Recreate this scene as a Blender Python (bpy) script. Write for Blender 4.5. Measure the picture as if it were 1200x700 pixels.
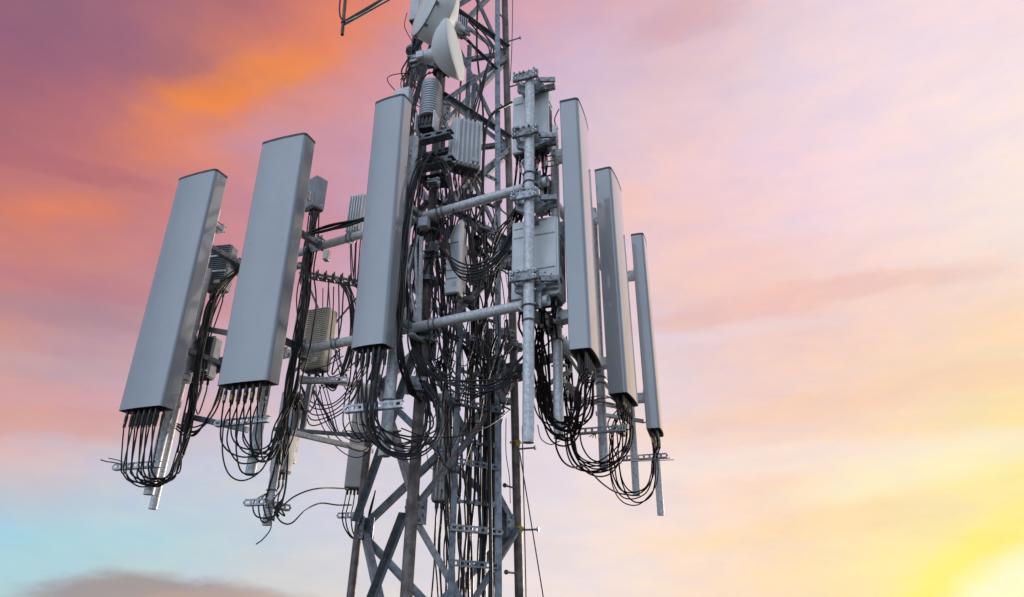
import bpy, bmesh, math, random
from mathutils import Vector, Matrix, noise
R_ = math.radians
random.seed(7)
scene = bpy.context.scene
for o in list(bpy.data.objects): bpy.data.objects.remove(o)

# ------------------------------------------------------------------ camera
CAM = Vector((0, 0, 22.0))
PITCH, ROLL, FOC = R_(25.512), R_(0.924), 800.0
_cp, _sp = math.cos(PITCH), math.sin(PITCH)
_r0, _u0, FW = Vector((1, 0, 0)), Vector((0, -_sp, _cp)), Vector((0, _cp, _sp))
RT = math.cos(ROLL)*_r0 + math.sin(ROLL)*_u0
UP = -math.sin(ROLL)*_r0 + math.cos(ROLL)*_u0
cam_d = bpy.data.cameras.new('camera'); cam_d.lens = 24; cam_d.sensor_width = 36
cam_d.clip_start = 0.05; cam_d.clip_end = 20000
cam = bpy.data.objects.new('camera', cam_d); scene.collection.objects.link(cam)
m = Matrix((RT, UP, -FW)).transposed().to_4x4(); m.translation = CAM; cam.matrix_world = m
scene.camera = cam
scene.render.resolution_x, scene.render.resolution_y = 1024, 597

# ------------------------------------------------------------------ exposure
scene.view_settings.view_transform = 'Standard'; scene.view_settings.look = 'None'
scene.view_settings.exposure = 0; scene.view_settings.gamma = 1
scene.view_settings.use_curve_mapping = False

# ------------------------------------------------------------------ sky (by direction, at infinity)
SUN_EL, SUN_AZ = R_(4.0), R_(36.0)          # azimuth from +Y towards +X
SKY_X = list(range(0, 1201, 100))
SKY_Y = [0, 85, 175, 260, 350, 435, 525, 610, 700]
SKY = [
 [(145,102,126),(155,106,130),(167,110,128),(188,116,118),(232,130,104),(220,148,148),(216,162,178),(224,174,186),(226,184,190),(232,208,220),(246,220,228),(250,226,232),(251,226,232)],
 [(162,104,122),(170,108,126),(194,122,116),(230,138,94),(226,148,134),(208,160,182),(212,182,208),(216,198,220),(228,200,208),(232,214,228),(246,222,230),(252,230,236),(253,234,236)],
 [(180,112,120),(198,122,124),(216,132,112),(208,148,156),(204,156,178),(204,168,194),(212,194,216),(226,200,214),(244,208,212),(246,216,226),(250,224,232),(252,230,232),(254,236,228)],
 [(212,132,116),(214,132,118),(208,134,134),(202,142,158),(206,150,168),(210,174,198),(214,198,218),(230,202,212),(250,210,204),(244,214,222),(250,222,226),(252,230,228),(254,238,230)],
 [(200,136,138),(182,138,148),(196,140,150),(206,152,164),(208,174,194),(212,198,222),(218,206,226),(232,210,220),(242,206,202),(246,204,196),(251,218,208),(253,222,206),(254,224,200)],
 [(206,162,160),(202,164,170),(210,170,180),(214,190,206),(214,202,218),(216,210,228),(224,214,230),(230,216,226),(238,216,220),(246,214,206),(253,214,196),(254,220,188),(255,226,178)],
 [(224,184,186),(216,194,206),(214,204,216),(212,208,224),(216,212,226),(220,214,228),(228,218,230),(240,226,228),(250,222,210),(252,218,200),(255,230,204),(255,234,190),(255,238,165)],
 [(168,216,232),(172,218,232),(180,217,231),(196,216,228),(216,216,226),(224,220,228),(232,222,228),(244,230,230),(252,230,220),(253,224,200),(254,230,190),(255,240,172),(255,248,140)],
 [(182,216,222),(188,214,220),(194,212,218),(210,212,216),(220,218,222),(230,224,226),(240,228,228),(250,232,224),(253,230,212),(254,226,196),(254,232,186),(255,244,145),(255,252,200)],
]
def lin(c):
    out = []
    for v in c:
        v /= 255.0
        out.append(v/12.92 if v <= 0.04045 else ((v+0.055)/1.055)**2.4)
    return out
def sky_at(px, py):
    px = min(max(px, 0), 1199.9); py = min(max(py, 0), 699.9)
    i = int(px//100); fx = px/100-i
    j = max(k for k in range(len(SKY_Y)-1) if SKY_Y[k] <= py); fy = (py-SKY_Y[j])/(SKY_Y[j+1]-SKY_Y[j])
    c = [lin(SKY[j+b][i+a]) for b in (0, 1) for a in (0, 1)]
    w = [(1-fx)*(1-fy), fx*(1-fy), (1-fx)*fy, fx*fy]
    return [sum(w[k]*c[k][q] for k in range(4)) for q in range(3)]
def dir_of(px, py):
    return (FW + RT*((px-600)/FOC) + UP*((350-py)/FOC)).normalized()
def pix_of(d):
    z = d.dot(FW)
    return (600+FOC*d.dot(RT)/z, 350-FOC*d.dot(UP)/z) if z > 0.05 else (600, -500)

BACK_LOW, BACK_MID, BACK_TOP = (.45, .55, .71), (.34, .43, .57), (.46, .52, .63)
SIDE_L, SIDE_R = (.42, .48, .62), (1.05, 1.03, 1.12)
world = bpy.data.worlds.new('World'); scene.world = world; world.use_nodes = True
nt = world.node_tree; nt.nodes.clear()
def N(t, **kw):
    n = nt.nodes.new(t)
    for k, v in kw.items(): setattr(n, k, v)
    return n
def link(a, b): nt.links.new(a, b)
def mth(op, a, b=None, clamp=False):
    n = N('ShaderNodeMath', operation=op, use_clamp=clamp)
    for i, v in enumerate((a, b)):
        if v is None: continue
        if isinstance(v, (int, float)): n.inputs[i].default_value = v
        else: link(v, n.inputs[i])
    return n.outputs[0]
tc = N('ShaderNodeTexCoord')
def noise_node(vec, scale, detail, rough=.55, stretch=(1, 1, 3.2), off=(0, 0, 0)):
    mp = N('ShaderNodeMapping'); mp.inputs['Scale'].default_value = stretch; mp.inputs['Location'].default_value = off
    link(vec, mp.inputs['Vector'])
    n = N('ShaderNodeTexNoise'); n.inputs['Scale'].default_value = scale
    n.inputs['Detail'].default_value = detail; n.inputs['Roughness'].default_value = rough
    link(mp.outputs[0], n.inputs['Vector']); return n
D = tc.outputs['Generated']
n1 = noise_node(D, 3.2, 5, .5)
n2 = noise_node(D, 9.0, 6, .55, (1, 1, 2.6), (4, 1, 7))
def vmath(op, a, b):
    n = N('ShaderNodeVectorMath', operation=op)
    for i, v in enumerate((a, b)):
        if isinstance(v, tuple): n.inputs[i].default_value = v
        else: link(v, n.inputs[i])
    return n.outputs[0]
w1 = vmath('MULTIPLY', vmath('SUBTRACT', n1.outputs['Color'], (.5, .5, .5)), (.055, .055, .035))
w2 = vmath('MULTIPLY', vmath('SUBTRACT', n2.outputs['Color'], (.5, .5, .5)), (.036, .036, .022))
n6 = noise_node(D, 26.0, 7, .6, (1, 1, 2.2), (3, 5, 2)); w2 = vmath('ADD', w2, vmath('MULTIPLY', vmath('SUBTRACT', n6.outputs['Color'], (.5, .5, .5)), (.022, .022, .014)))
DW = N('ShaderNodeVectorMath', operation='NORMALIZE'); link(vmath('ADD', vmath('ADD', D, w1), w2), DW.inputs[0])
sep = N('ShaderNodeSeparateXYZ'); link(DW.outputs[0], sep.inputs[0])
az = mth('ARCTAN2', sep.outputs[0], sep.outputs[1])
azf = mth('ADD', mth('DIVIDE', az, 2*math.pi), .5)
el = mth('MULTIPLY', mth('ARCSINE', sep.outputs[2]), 180/math.pi)
ROWS = [-6, 1, 5, 10, 15, 20, 25, 30, 35, 40, 45, 51]
col = None
for k, e in enumerate(ROWS):
    rp = N('ShaderNodeValToRGB'); cr = rp.color_ramp; cr.interpolation = 'LINEAR'
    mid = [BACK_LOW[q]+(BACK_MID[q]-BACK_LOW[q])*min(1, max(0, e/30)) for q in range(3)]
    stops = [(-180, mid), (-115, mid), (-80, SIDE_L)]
    for a in range(-54, 55, 5):
        d = Vector((math.sin(R_(a))*math.cos(R_(e)), math.cos(R_(a))*math.cos(R_(e)), math.sin(R_(e))))
        stops.append((a, sky_at(*pix_of(d))))
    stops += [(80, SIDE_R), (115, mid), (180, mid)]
    while len(cr.elements) > 1: cr.elements.remove(cr.elements[-1])
    for i, (a, c) in enumerate(stops):
        p = (a+180)/360
        if i == 0: el_ = cr.elements[0]; el_.position = p
        else: el_ = cr.elements.new(p)
        el_.color = (*c, 1)
    link(azf, rp.inputs[0])
    if col is None: col = rp.outputs[0]
    else:
        mx = N('ShaderNodeMix', data_type='RGBA')
        f = mth('DIVIDE', mth('SUBTRACT', el, ROWS[k-1]), ROWS[k]-ROWS[k-1], clamp=True)
        link(f, mx.inputs['Factor']); link(col, mx.inputs['A']); link(rp.outputs[0], mx.inputs['B']); col = mx.outputs['Result']
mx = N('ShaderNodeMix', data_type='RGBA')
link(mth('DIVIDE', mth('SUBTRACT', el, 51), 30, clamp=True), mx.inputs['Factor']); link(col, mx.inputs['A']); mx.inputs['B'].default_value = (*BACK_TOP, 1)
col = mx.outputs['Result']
n3 = noise_node(D, 8.0, 9, .64, (1, 1, 3.0), (1, 9, 3))
def cloud(px, py, sx, sy, rot, colour, amount, edge=.35, wob=1.1):
    edge *= .8
    """a soft patch of cloud in the direction of one sky feature, ragged by noise"""
    global col
    c = dir_of(px, py); ex = Vector((c.y, -c.x, 0)).normalized(); ey = ex.cross(c) * -1
    ca, sa = math.cos(R_(rot)), math.sin(R_(rot)); a1 = ex*ca+ey*sa; a2 = ey*ca-ex*sa
    def dot(v):
        n = N('ShaderNodeVectorMath', operation='DOT_PRODUCT'); link(vmath('ADD', D, w2), n.inputs[0]); n.inputs[1].default_value = v; return n.outputs['Value']
    x = mth('DIVIDE', mth('SUBTRACT', dot(a1), a1.dot(c)), sx/FOC); y = mth('DIVIDE', mth('SUBTRACT', dot(a2), a2.dot(c)), sy/FOC)
    r = mth('SQRT', mth('ADD', mth('MULTIPLY', x, x), mth('MULTIPLY', y, y)))
    r = mth('ADD', r, mth('MULTIPLY', mth('SUBTRACT', n3.outputs['Fac'], .5), wob))
    front = mth('GREATER_THAN', dot(c), .3)
    mr = N('ShaderNodeMapRange', interpolation_type='SMOOTHSTEP'); link(r, mr.inputs[0])
    mr.inputs[1].default_value = 1+edge; mr.inputs[2].default_value = 1-edge; mr.inputs[3].default_value = 0; mr.inputs[4].default_value = amount
    mx = N('ShaderNodeMix', data_type='RGBA'); link(mth('MULTIPLY', mr.outputs[0], front), mx.inputs['Factor'])
    link(col, mx.inputs['A']); mx.inputs['B'].default_value = (*lin(colour), 1); col = mx.outputs['Result']
cloud(300, 92, 100, 19, -38, (248, 146, 70), .72, .8, 1.2)
cloud(390, 34, 75, 16, -36, (240, 136, 96), .4, .8)
cloud(240, 112, 45, 16, -10, (246, 142, 62), .6, .8, .7)
cloud(230, 162, 60, 26, -14, (236, 138, 96), .5, .8)
cloud(100, 50, 130, 26, -12, (150, 103, 128), .35, .8)
cloud(345, 165, 90, 18, -18, (202, 152, 172), .55, .8)
cloud(175, 704, 105, 24, 0, (164, 152, 152), .9, .4, .8)
cloud(255, 714, 90, 18, 0, (190, 168, 160), .8, .5, .8)
cloud(70, 245, 48, 15, -14, (238, 138, 96), .55, .8)
cloud(1158, 680, 92, 32, -26, (255, 246, 100), .8, .75, .9)
cloud(1120, 640, 150, 50, -22, (255, 238, 175), .22, 1.1, .7)
cloud(1188, 694, 62, 24, -25, (255, 253, 215), .95, .8, .6)
cloud(1195, 605, 40, 14, -30, (255, 242, 130), .45, .8)
cloud(60, 492, 100, 16, -6, (224, 160, 148), .6, .7)
cloud(75, 366, 90, 14, -3, (176, 142, 154), .45, .8)
cloud(60, 425, 80, 10, -3, (196, 166, 178), .5, .8)
cloud(735, 240, 30, 26, 0, (254, 204, 190), .6, .8)
cloud(800, 25, 55, 20, -4, (220, 172, 174), .5, .8)
cloud(880, 360, 110, 14, -4, (242, 196, 186), .6, .7)
cloud(1010, 335, 110, 12, 4, (247, 202, 188), .55, .7)
cloud(830, 395, 120, 8, -3, (240, 226, 232), .3, .9)
cloud(840, 300, 110, 10, -3, (244, 206, 204), .4, .7)
cloud(1010, 465, 220, 14, -3, (255, 214, 182), .5, .7)
cloud(900, 540, 200, 16, -2, (253, 236, 226), .6, .7)
cloud(1090, 545, 130, 18, -8, (255, 246, 214), .6, .7)
cloud(960, 615, 150, 14, -6, (255, 226, 176), .5, .7)
cloud(90, 330, 150, 12, -4, (192, 128, 142), .45, .7)
cloud(130, 470, 160, 14, -4, (226, 162, 162), .4, .7)
cloud(60, 190, 110, 10, -8, (178, 108, 122), .45, .7)
# unseen bright patch added to the sky behind the viewer, lights camera-facing sides
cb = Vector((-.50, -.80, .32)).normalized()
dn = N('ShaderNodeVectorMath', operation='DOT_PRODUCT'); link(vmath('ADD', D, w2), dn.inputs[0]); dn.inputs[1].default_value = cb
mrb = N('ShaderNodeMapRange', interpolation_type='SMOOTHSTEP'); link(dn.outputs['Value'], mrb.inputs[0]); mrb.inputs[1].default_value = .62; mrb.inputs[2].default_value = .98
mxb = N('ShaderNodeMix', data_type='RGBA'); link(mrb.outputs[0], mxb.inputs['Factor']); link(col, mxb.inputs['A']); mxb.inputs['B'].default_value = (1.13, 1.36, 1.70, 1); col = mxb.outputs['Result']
# mauve and peach mottling, thin ragged streaks
n4 = noise_node(D, 17.0, 10, .66, (1, 1, 2.4), (7, 3, 1)); n5 = noise_node(D, 5.0, 7, .6, (1, 1, 3.0), (2, 8, 5))
def tint(fac, a, b, lo, hi):
    global col
    r = N('ShaderNodeMapRange', interpolation_type='SMOOTHSTEP'); link(fac, r.inputs[0]); r.inputs[1].default_value = lo; r.inputs[2].default_value = hi
    m_ = N('ShaderNodeMix', data_type='RGBA'); link(r.outputs[0], m_.inputs['Factor']); m_.inputs['A'].default_value = (*a, 1); m_.inputs['B'].default_value = (*b, 1)
    q = N('ShaderNodeMix', data_type='RGBA', blend_type='MULTIPLY'); q.inputs['Factor'].default_value = 1; link(col, q.inputs['A']); link(m_.outputs['Result'], q.inputs['B']); col = q.outputs['Result']
tint(n4.outputs['Fac'], (.968, .976, 1.012), (1.026, 1.0, .965), .36, .64)
tint(n5.outputs['Fac'], (.972, .978, 1.01), (1.028, 1.012, .98), .36, .64)
# fine streak texture
bm_ = N('ShaderNodeMapRange'); link(n3.outputs['Fac'], bm_.inputs[0]); bm_.inputs[1].default_value = .3; bm_.inputs[2].default_value = .7
bm_.inputs[3].default_value = .97; bm_.inputs[4].default_value = 1.025
sc_ = N('ShaderNodeVectorMath', operation='SCALE'); link(col, sc_.inputs[0]); link(bm_.outputs[0], sc_.inputs['Scale'])
nish = N('ShaderNodeTexSky'); nish.sky_type = 'NISHITA'; nish.sun_disc = False
nish.sun_elevation = SUN_EL; nish.sun_rotation = SUN_AZ
bg1 = N('ShaderNodeBackground'); bg1.inputs['Strength'].default_value = .05; link(nish.outputs[0], bg1.inputs[0])
bg2 = N('ShaderNodeBackground'); bg2.inputs['Strength'].default_value = 1.0; link(sc_.outputs[0], bg2.inputs[0])
ms = N('ShaderNodeMixShader'); ms.inputs[0].default_value = .96       # cloud cover over the clear sky
link(bg1.outputs[0], ms.inputs[1]); link(bg2.outputs[0], ms.inputs[2])
wo = N('ShaderNodeOutputWorld'); link(ms.outputs[0], wo.inputs[0])

sun_d = bpy.data.lights.new('sun', 'SUN'); sun_d.energy = 2.7; sun_d.angle = R_(8); sun_d.color = (1.0, .84, .72)
sun = bpy.data.objects.new('sun', sun_d); scene.collection.objects.link(sun)
sv = Vector((math.sin(SUN_AZ)*math.cos(SUN_EL), math.cos(SUN_AZ)*math.cos(SUN_EL), math.sin(SUN_EL)))
sun.rotation_euler = sv.to_track_quat('Z', 'Y').to_euler(); sun.location = sv*60

# ------------------------------------------------------------------ pixel rays -> points in the place
def ray(px, py): return FW + RT*((px-600)/FOC) + UP*((350-py)/FOC)
def P(px, py, Y):
    d = ray(px, py); return CAM + d*(Y/d.y)
L0 = Vector((-3.144, 5.742, 0)); LS = Vector((.936, -.352, 0)).normalized(); LN = Vector((LS.y, -LS.x, 0))
R0 = Vector((.57, 4.998, 0)); RS = Vector((.433, .901, 0)).normalized(); RN = Vector((RS.y, -RS.x, 0))
def on(px, py, o, n, off):
    d = ray(px, py); o = o + n*off
    t = (Vector((o.x, o.y, 0)).dot(n))/(Vector((d.x, d.y, 0)).dot(n)); return CAM + d*t
def L(px, py, off=0.0): return on(px, py, L0, LN, off)
def R(px, py, off=0.0): return on(px, py, R0, RN, off)
def XP(p):
    q = p-CAM; return pix_of(q)

# ------------------------------------------------------------------ materials
def mat(name, base, rough=.5, metal=0.0, var=.0, scale=6.0, dark=None, bump=0.0, bscale=40.0, detail=5, stretch=(1, 1, 1), spec=None, rvar=.12, lo=.42, hi=.62, pvar=.0):
    M = bpy.data.materials.new(name); M.use_nodes = True; t = M.node_tree; b = t.nodes['Principled BSDF']
    b.inputs['Base Color'].default_value = (*base, 1); b.inputs['Roughness'].default_value = rough; b.inputs['Metallic'].default_value = metal
    if spec is not None: b.inputs['Specular IOR Level'].default_value = spec
    c = t.nodes.new('ShaderNodeTexCoord'); mp = t.nodes.new('ShaderNodeMapping'); mp.inputs['Scale'].default_value = stretch
    t.links.new(c.outputs['Object'], mp.inputs[0])
    oi = t.nodes.new('ShaderNodeObjectInfo')
    cv = t.nodes.new('ShaderNodeVectorMath'); cv.operation = 'ADD'; t.links.new(mp.outputs[0], cv.inputs[0])
    rs = t.nodes.new('ShaderNodeMath'); rs.operation = 'MULTIPLY'; rs.inputs[1].default_value = 37; t.links.new(oi.outputs['Random'], rs.inputs[0]); t.links.new(rs.outputs[0], cv.inputs[1]); mp = cv
    if var > 0:
        n = t.nodes.new('ShaderNodeTexNoise'); n.inputs['Scale'].default_value = scale; n.inputs['Detail'].default_value = detail; n.inputs['Roughness'].default_value = .65
        t.links.new(mp.outputs[0], n.inputs[0])
        r = t.nodes.new('ShaderNodeMapRange'); t.links.new(n.outputs['Fac'], r.inputs[0]); r.inputs[1].default_value = lo; r.inputs[2].default_value = hi
        x = t.nodes.new('ShaderNodeMix'); x.data_type = 'RGBA'
        d = dark or tuple(v*(1-var) for v in base)
        t.links.new(r.outputs[0], x.inputs['Factor']); x.inputs['A'].default_value = (*base, 1); x.inputs['B'].default_value = (*d, 1)
        pv = t.nodes.new('ShaderNodeMapRange'); t.links.new(oi.outputs['Random'], pv.inputs[0]); pv.inputs[3].default_value = 1-pvar; pv.inputs[4].default_value = 1+pvar
        sv_ = t.nodes.new('ShaderNodeVectorMath'); sv_.operation = 'SCALE'; t.links.new(x.outputs['Result'], sv_.inputs[0]); t.links.new(pv.outputs[0], sv_.inputs['Scale'])
        t.links.new(sv_.outputs[0], b.inputs['Base Color'])
        rr = t.nodes.new('ShaderNodeMapRange'); t.links.new(n.outputs['Fac'], rr.inputs[0]); rr.inputs[1].default_value = .3; rr.inputs[2].default_value = .7
        rr.inputs[3].default_value = max(.05, rough-rvar); rr.inputs[4].default_value = min(1, rough+rvar); t.links.new(rr.outputs[0], b.inputs['Roughness'])
    if bump > 0:
        n = t.nodes.new('ShaderNodeTexNoise'); n.inputs['Scale'].default_value = bscale; n.inputs['Detail'].default_value = 3
        t.links.new(mp.outputs[0], n.inputs[0]); bp = t.nodes.new('ShaderNodeBump'); bp.inputs['Strength'].default_value = bump; bp.inputs['Distance'].default_value = .004
        t.links.new(n.outputs['Fac'], bp.inputs['Height']); t.links.new(bp.outputs[0], b.inputs['Normal'])
    return M
M_RADOME = mat('radome_grey', (.345, .368, .393), .34, 0, .08, 2.2, (.315, .337, .362), .03, 60, 8, (1.2, 1.2, .55), .5, .04)
M_RADOME.node_tree.nodes['Principled BSDF'].inputs['Coat Weight'].default_value = 1.0
M_RADOME.node_tree.nodes['Principled BSDF'].inputs['Coat IOR'].default_value = 1.75
M_RADOME.node_tree.nodes['Principled BSDF'].inputs['Coat Roughness'].default_value = .07
def scuffs(M, scale, lo, hi, amount):
    # small dark scuffs and specks of dirt with a shape of their own
    t = M.node_tree; b = t.nodes['Principled BSDF']; src = b.inputs['Base Color'].links[0].from_socket
    c = t.nodes.new('ShaderNodeTexCoord'); n = t.nodes.new('ShaderNodeTexNoise'); n.inputs['Scale'].default_value = scale; n.inputs['Detail'].default_value = 7; n.inputs['Roughness'].default_value = .7
    t.links.new(c.outputs['Object'], n.inputs[0]); r = t.nodes.new('ShaderNodeMapRange'); t.links.new(n.outputs['Fac'], r.inputs[0])
    r.inputs[1].default_value = lo; r.inputs[2].default_value = hi; r.inputs[3].default_value = 1; r.inputs[4].default_value = 1-amount
    v = t.nodes.new('ShaderNodeVectorMath'); v.operation = 'SCALE'; t.links.new(src, v.inputs[0]); t.links.new(r.outputs[0], v.inputs['Scale']); t.links.new(v.outputs[0], b.inputs['Base Color'])
scuffs(M_RADOME, 4.5, .665, .74, .42)
M_CAP = mat('cap_dark_grey', (.075, .08, .09), .5, 0, .3, 20)
M_PLATE = mat('base_plate_grey', (.11, .11, .115), .55, 0, .3, 20)
M_GALV = mat('galvanised_steel', (.82, .83, .83), .40, .1, .3, 38, (.56, .58, .60), .12, 60, 4, pvar=.10)
M_GALVB = mat('weathered_zinc', (.27, .30, .335), .42, .3, .45, 16, (.16, .18, .205), .1, 50, 5, pvar=.24)
M_LEG = mat('weathered_leg_steel', (.23, .195, .18), .55, .35, .5, 9, (.12, .095, .085), .15, 40, 6, pvar=.15)
M_DARK = mat('dark_steel', (.085, .085, .095), .45, .5, .4, 20)
M_BRKT = mat('bracket_steel', (.34, .35, .37), .40, .45, .5, 30, (.13, .135, .145), pvar=.3)
M_RACK = mat('rack_steel', (.20, .21, .23), .45, .4, .5, 22, (.09, .095, .11))
M_CABLE = mat('black_rubber', (.014, .014, .017), .42, 0, .3, 30, spec=.5)
M_CABLEB = mat('brown_black_rubber', (.018, .011, .012), .7, 0, .4, 30, spec=.12)
M_WIRE = mat('grey_wire', (.06, .06, .065), .5, .3)
M_RRU = mat('radio_light_grey', (.70, .71, .715), .45, .1, .12, 5, None, .03, 60)
M_RRUM = mat('radio_mid_grey', (.46, .48, .51), .45, .2, .15, 5)
M_RRUD = mat('radio_dark_grey', (.25, .28, .32), .5, .2, .2, 6)
scuffs(M_RRU, 9.0, .62, .74, .35)
M_BEIGE = mat('radio_beige', (.74, .71, .60), .5, 0, .2, 6)
M_DISH = mat('dish_white', (.86, .88, .86), .5, 0, .08, 3, None, .03, 50, 6)
M_DISHF = mat('dish_cover_white', (.83, .88, .83), .42, 0, .1, 2.5, None, 0, 50, 6)
M_ALU = mat('perforated_aluminium', (.47, .48, .50), .42, .4, .3, 30, pvar=.25)
M_BRASS = mat('connector_metal', (.10, .095, .09), .4, .6, .3, 40)
M_RED = mat('red_tape', (.42, .07, .06), .5)
M_WTAPE = mat('white_tape', (.62, .60, .58), .5)
M_YEL = mat('yellow_tag', (.62, .48, .06), .5, 0, .2, 20)
M_BLACK = mat('black_plastic', (.02, .02, .022), .4)

# ------------------------------------------------------------------ mesh helpers
COL = scene.collection
class MB:
    def __init__(s): s.v = []; s.f = []; s.sm = []
    def add(s, vs, fs, smooth=False):
        b = len(s.v); s.v += [Vector(p) for p in vs]; s.f += [tuple(i+b for i in f) for f in fs]; s.sm += [smooth]*len(fs); return s
    def box(s, c, size, M=None, bev=0.0):
        """box centred on c; size in the axes of the 3x3 matrix M"""
        bm = bmesh.new(); bmesh.ops.create_cube(bm, size=1.0)
        for v in bm.verts: v.co = Vector((v.co.x*size[0], v.co.y*size[1], v.co.z*size[2]))
        if bev > 0: bmesh.ops.bevel(bm, geom=bm.edges[:], offset=min(bev, min(size)*.45), segments=2, affect='EDGES', profile=.5)
        return s._bm(bm, c, M)
    def _bm(s, bm, c, M=None, smooth=False):
        bm.verts.index_update()
        vs = [((M @ v.co) if M else v.co.copy()) + Vector(c) for v in bm.verts]
        fs = [tuple(v.index for v in f.verts) for f in bm.faces]; bm.free(); return s.add(vs, fs, smooth)
    def bar(s, p0, p1, w, h, up=(0, 0, 1), bev=0.0):
        """solid bar from p0 to p1, w across, h along the up side"""
        p0, p1 = Vector(p0), Vector(p1); d = p1-p0; M = frame(d, up)
        return s.box((p0+p1)/2, (d.length, w, h), M, bev)
    def angle(s, p0, p1, w, t, up):
        """L-section steel from p0 to p1: one leg in the plane whose normal is up, one leg along up"""
        p0, p1 = Vector(p0), Vector(p1); d = p1-p0; M = frame(d, up)
        a = [(-w/2, 0), (w/2, 0), (w/2, w), (w/2-t, w), (w/2-t, t), (-w/2, t)]
        vs = [p+M @ Vector((0, y, z)) for p in (p0, p1) for (y, z) in a]; n = 6
        fs = [(i, (i+1) % n, n+(i+1) % n, n+i) for i in range(n)]+[tuple(range(n-1, -1, -1)), tuple(range(n, 2*n))]
        return s.add(vs, fs)
    def cyl(s, p0, p1, r, r1=None, n=12, cap=True, smooth=True):
        p0, p1 = Vector(p0), Vector(p1); M = frame(p1-p0, (0, 0, 1) if abs((p1-p0).normalized().z) < .95 else (1, 0, 0)); r1 = r if r1 is None else r1
        vs = [p+M @ Vector((0, math.cos(2*math.pi*i/n)*q, math.sin(2*math.pi*i/n)*q)) for p, q in ((p0, r), (p1, r1)) for i in range(n)]
        s.add(vs, [(i, (i+1) % n, n+(i+1) % n, n+i) for i in range(n)], smooth)
        if cap:
            s.add(vs[:n], [tuple(range(n-1, -1, -1))]); s.add(vs[n:], [tuple(range(n))])
        return s
    def pipe(s, p0, p1, r, n=16, wall=.006):
        """open pipe with a visible bore"""
        p0, p1 = Vector(p0), Vector(p1); M = frame(p1-p0, (0, 0, 1) if abs((p1-p0).normalized().z) < .95 else (1, 0, 0)); d = (p1-p0).normalized()
        rings = [(p0+d*.12, r-wall), (p0, r-wall), (p0, r), (p1, r), (p1, r-wall), (p1-d*.12, r-wall)]
        vs = [p+M @ Vector((0, math.cos(2*math.pi*i/n)*q, math.sin(2*math.pi*i/n)*q)) for p, q in rings for i in range(n)]
        for k in range(5):
            s.add(vs[k*n:(k+2)*n], [(i, (i+1) % n, n+(i+1) % n, n+i) for i in range(n)], k in (0, 2, 4))
        s.add(vs[:n], [tuple(range(n))]); s.add(vs[5*n:], [tuple(range(n-1, -1, -1))]); return s
    def tube(s, pts, r, n=7, cap=True):
        pts = [Vector(p) for p in pts]; k = len(pts); vs = []; prev = None
        for i, p in enumerate(pts):
            t = (pts[min(i+1, k-1)]-pts[max(i-1, 0)]).normalized()
            if prev is None: a = t.orthogonal().normalized()
            else:
                a = prev-t*prev.dot(t); a = a.normalized() if a.length > 1e-6 else t.orthogonal().normalized()
            prev = a; b = t.cross(a)
            vs += [p+a*(math.cos(2*math.pi*j/n)*r)+b*(math.sin(2*math.pi*j/n)*r) for j in range(n)]
        s.add(vs, [(i*n+j, i*n+(j+1) % n, (i+1)*n+(j+1) % n, (i+1)*n+j) for i in range(k-1) for j in range(n)], True)
        if cap: s.add(vs[:n], [tuple(range(n-1, -1, -1))]); s.add(vs[-n:], [tuple(range(n))])
        return s
    def prism(s, prof, z0, z1, smooth_from=None):
        """closed profile (x,y) extruded along z"""
        n = len(prof); vs = [Vector((x, y, z)) for z in (z0, z1) for (x, y) in prof]
        for i in range(n):
            s.add([vs[i], vs[(i+1) % n], vs[n+(i+1) % n], vs[n+i]], [(0, 1, 2, 3)])
        s.add(vs[:n], [tuple(range(n-1, -1, -1))]); s.add(vs[n:], [tuple(range(n))]); return s
    def build(s, name, material, parent=None, merge=False, label=None):
        me = bpy.data.meshes.new(name); inv = parent_inv(parent)
        me.from_pydata([inv @ v for v in s.v], [], s.f); me.polygons.foreach_set('use_smooth', s.sm)
        if merge:
            bm = bmesh.new(); bm.from_mesh(me); bmesh.ops.remove_doubles(bm, verts=bm.verts, dist=1e-5); bmesh.ops.recalc_face_normals(bm, faces=bm.faces); bm.to_mesh(me); bm.free()
        me.materials.append(material); me.update()
        o = bpy.data.objects.new(name, me); COL.objects.link(o)
        if parent: o.parent = parent
        if label: o['label'] = label
        return o
def frame(d, up):
    x = Vector(d).normalized(); up = Vector(up); z = (up-x*up.dot(x))
    z = z.normalized() if z.length > 1e-5 else x.orthogonal().normalized()
    y = z.cross(x); return Matrix((x, y, z)).transposed()
WORLD = {}
def parent_inv(p):
    if p is None: return Matrix.Identity(4)
    return WORLD[p.name].inverted() if p.name in WORLD else Matrix.Identity(4)
def tag(o, label, cat, group=None):
    o['label'] = label; o['category'] = cat
    if group: o['group'] = group
    return o
def thing(name, label, cat, loc=(0, 0, 0), rot=(0, 0, 0), group=None):
    o = bpy.data.objects.new(name, None); COL.objects.link(o); o.location = loc; o.rotation_euler = rot; o.empty_display_size = .1
    return tag(o, label, cat, group)
def wthing(name, label, cat, loc, group=None):
    """thing whose parts are given in place coordinates"""
    o = thing(name, label, cat, loc, (0, 0, 0), group); WORLD[o.name] = Matrix.Translation(loc); return o
def wpart(parent_part, src):
    WORLD[parent_part.name] = WORLD[src.name]; return parent_part
def spline(pts, sub=8):
    p = [Vector(q) for q in pts]; p = [p[0]*2-p[1]]+p+[p[-1]*2-p[-2]]; out = []
    for i in range(1, len(p)-2):
        a, b, c, d = p[i-1:i+3]
        for k in range(sub):
            t = k/sub
            out.append(.5*((2*b)+(c-a)*t+(2*a-5*b+4*c-d)*t*t+(3*b-a-3*c+d)*t**3))
    out.append(p[-2]); return out
def jit(v, s): return Vector(v)+Vector((random.gauss(0, s), random.gauss(0, s), random.gauss(0, s)))
TANGLE = MB()
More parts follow.
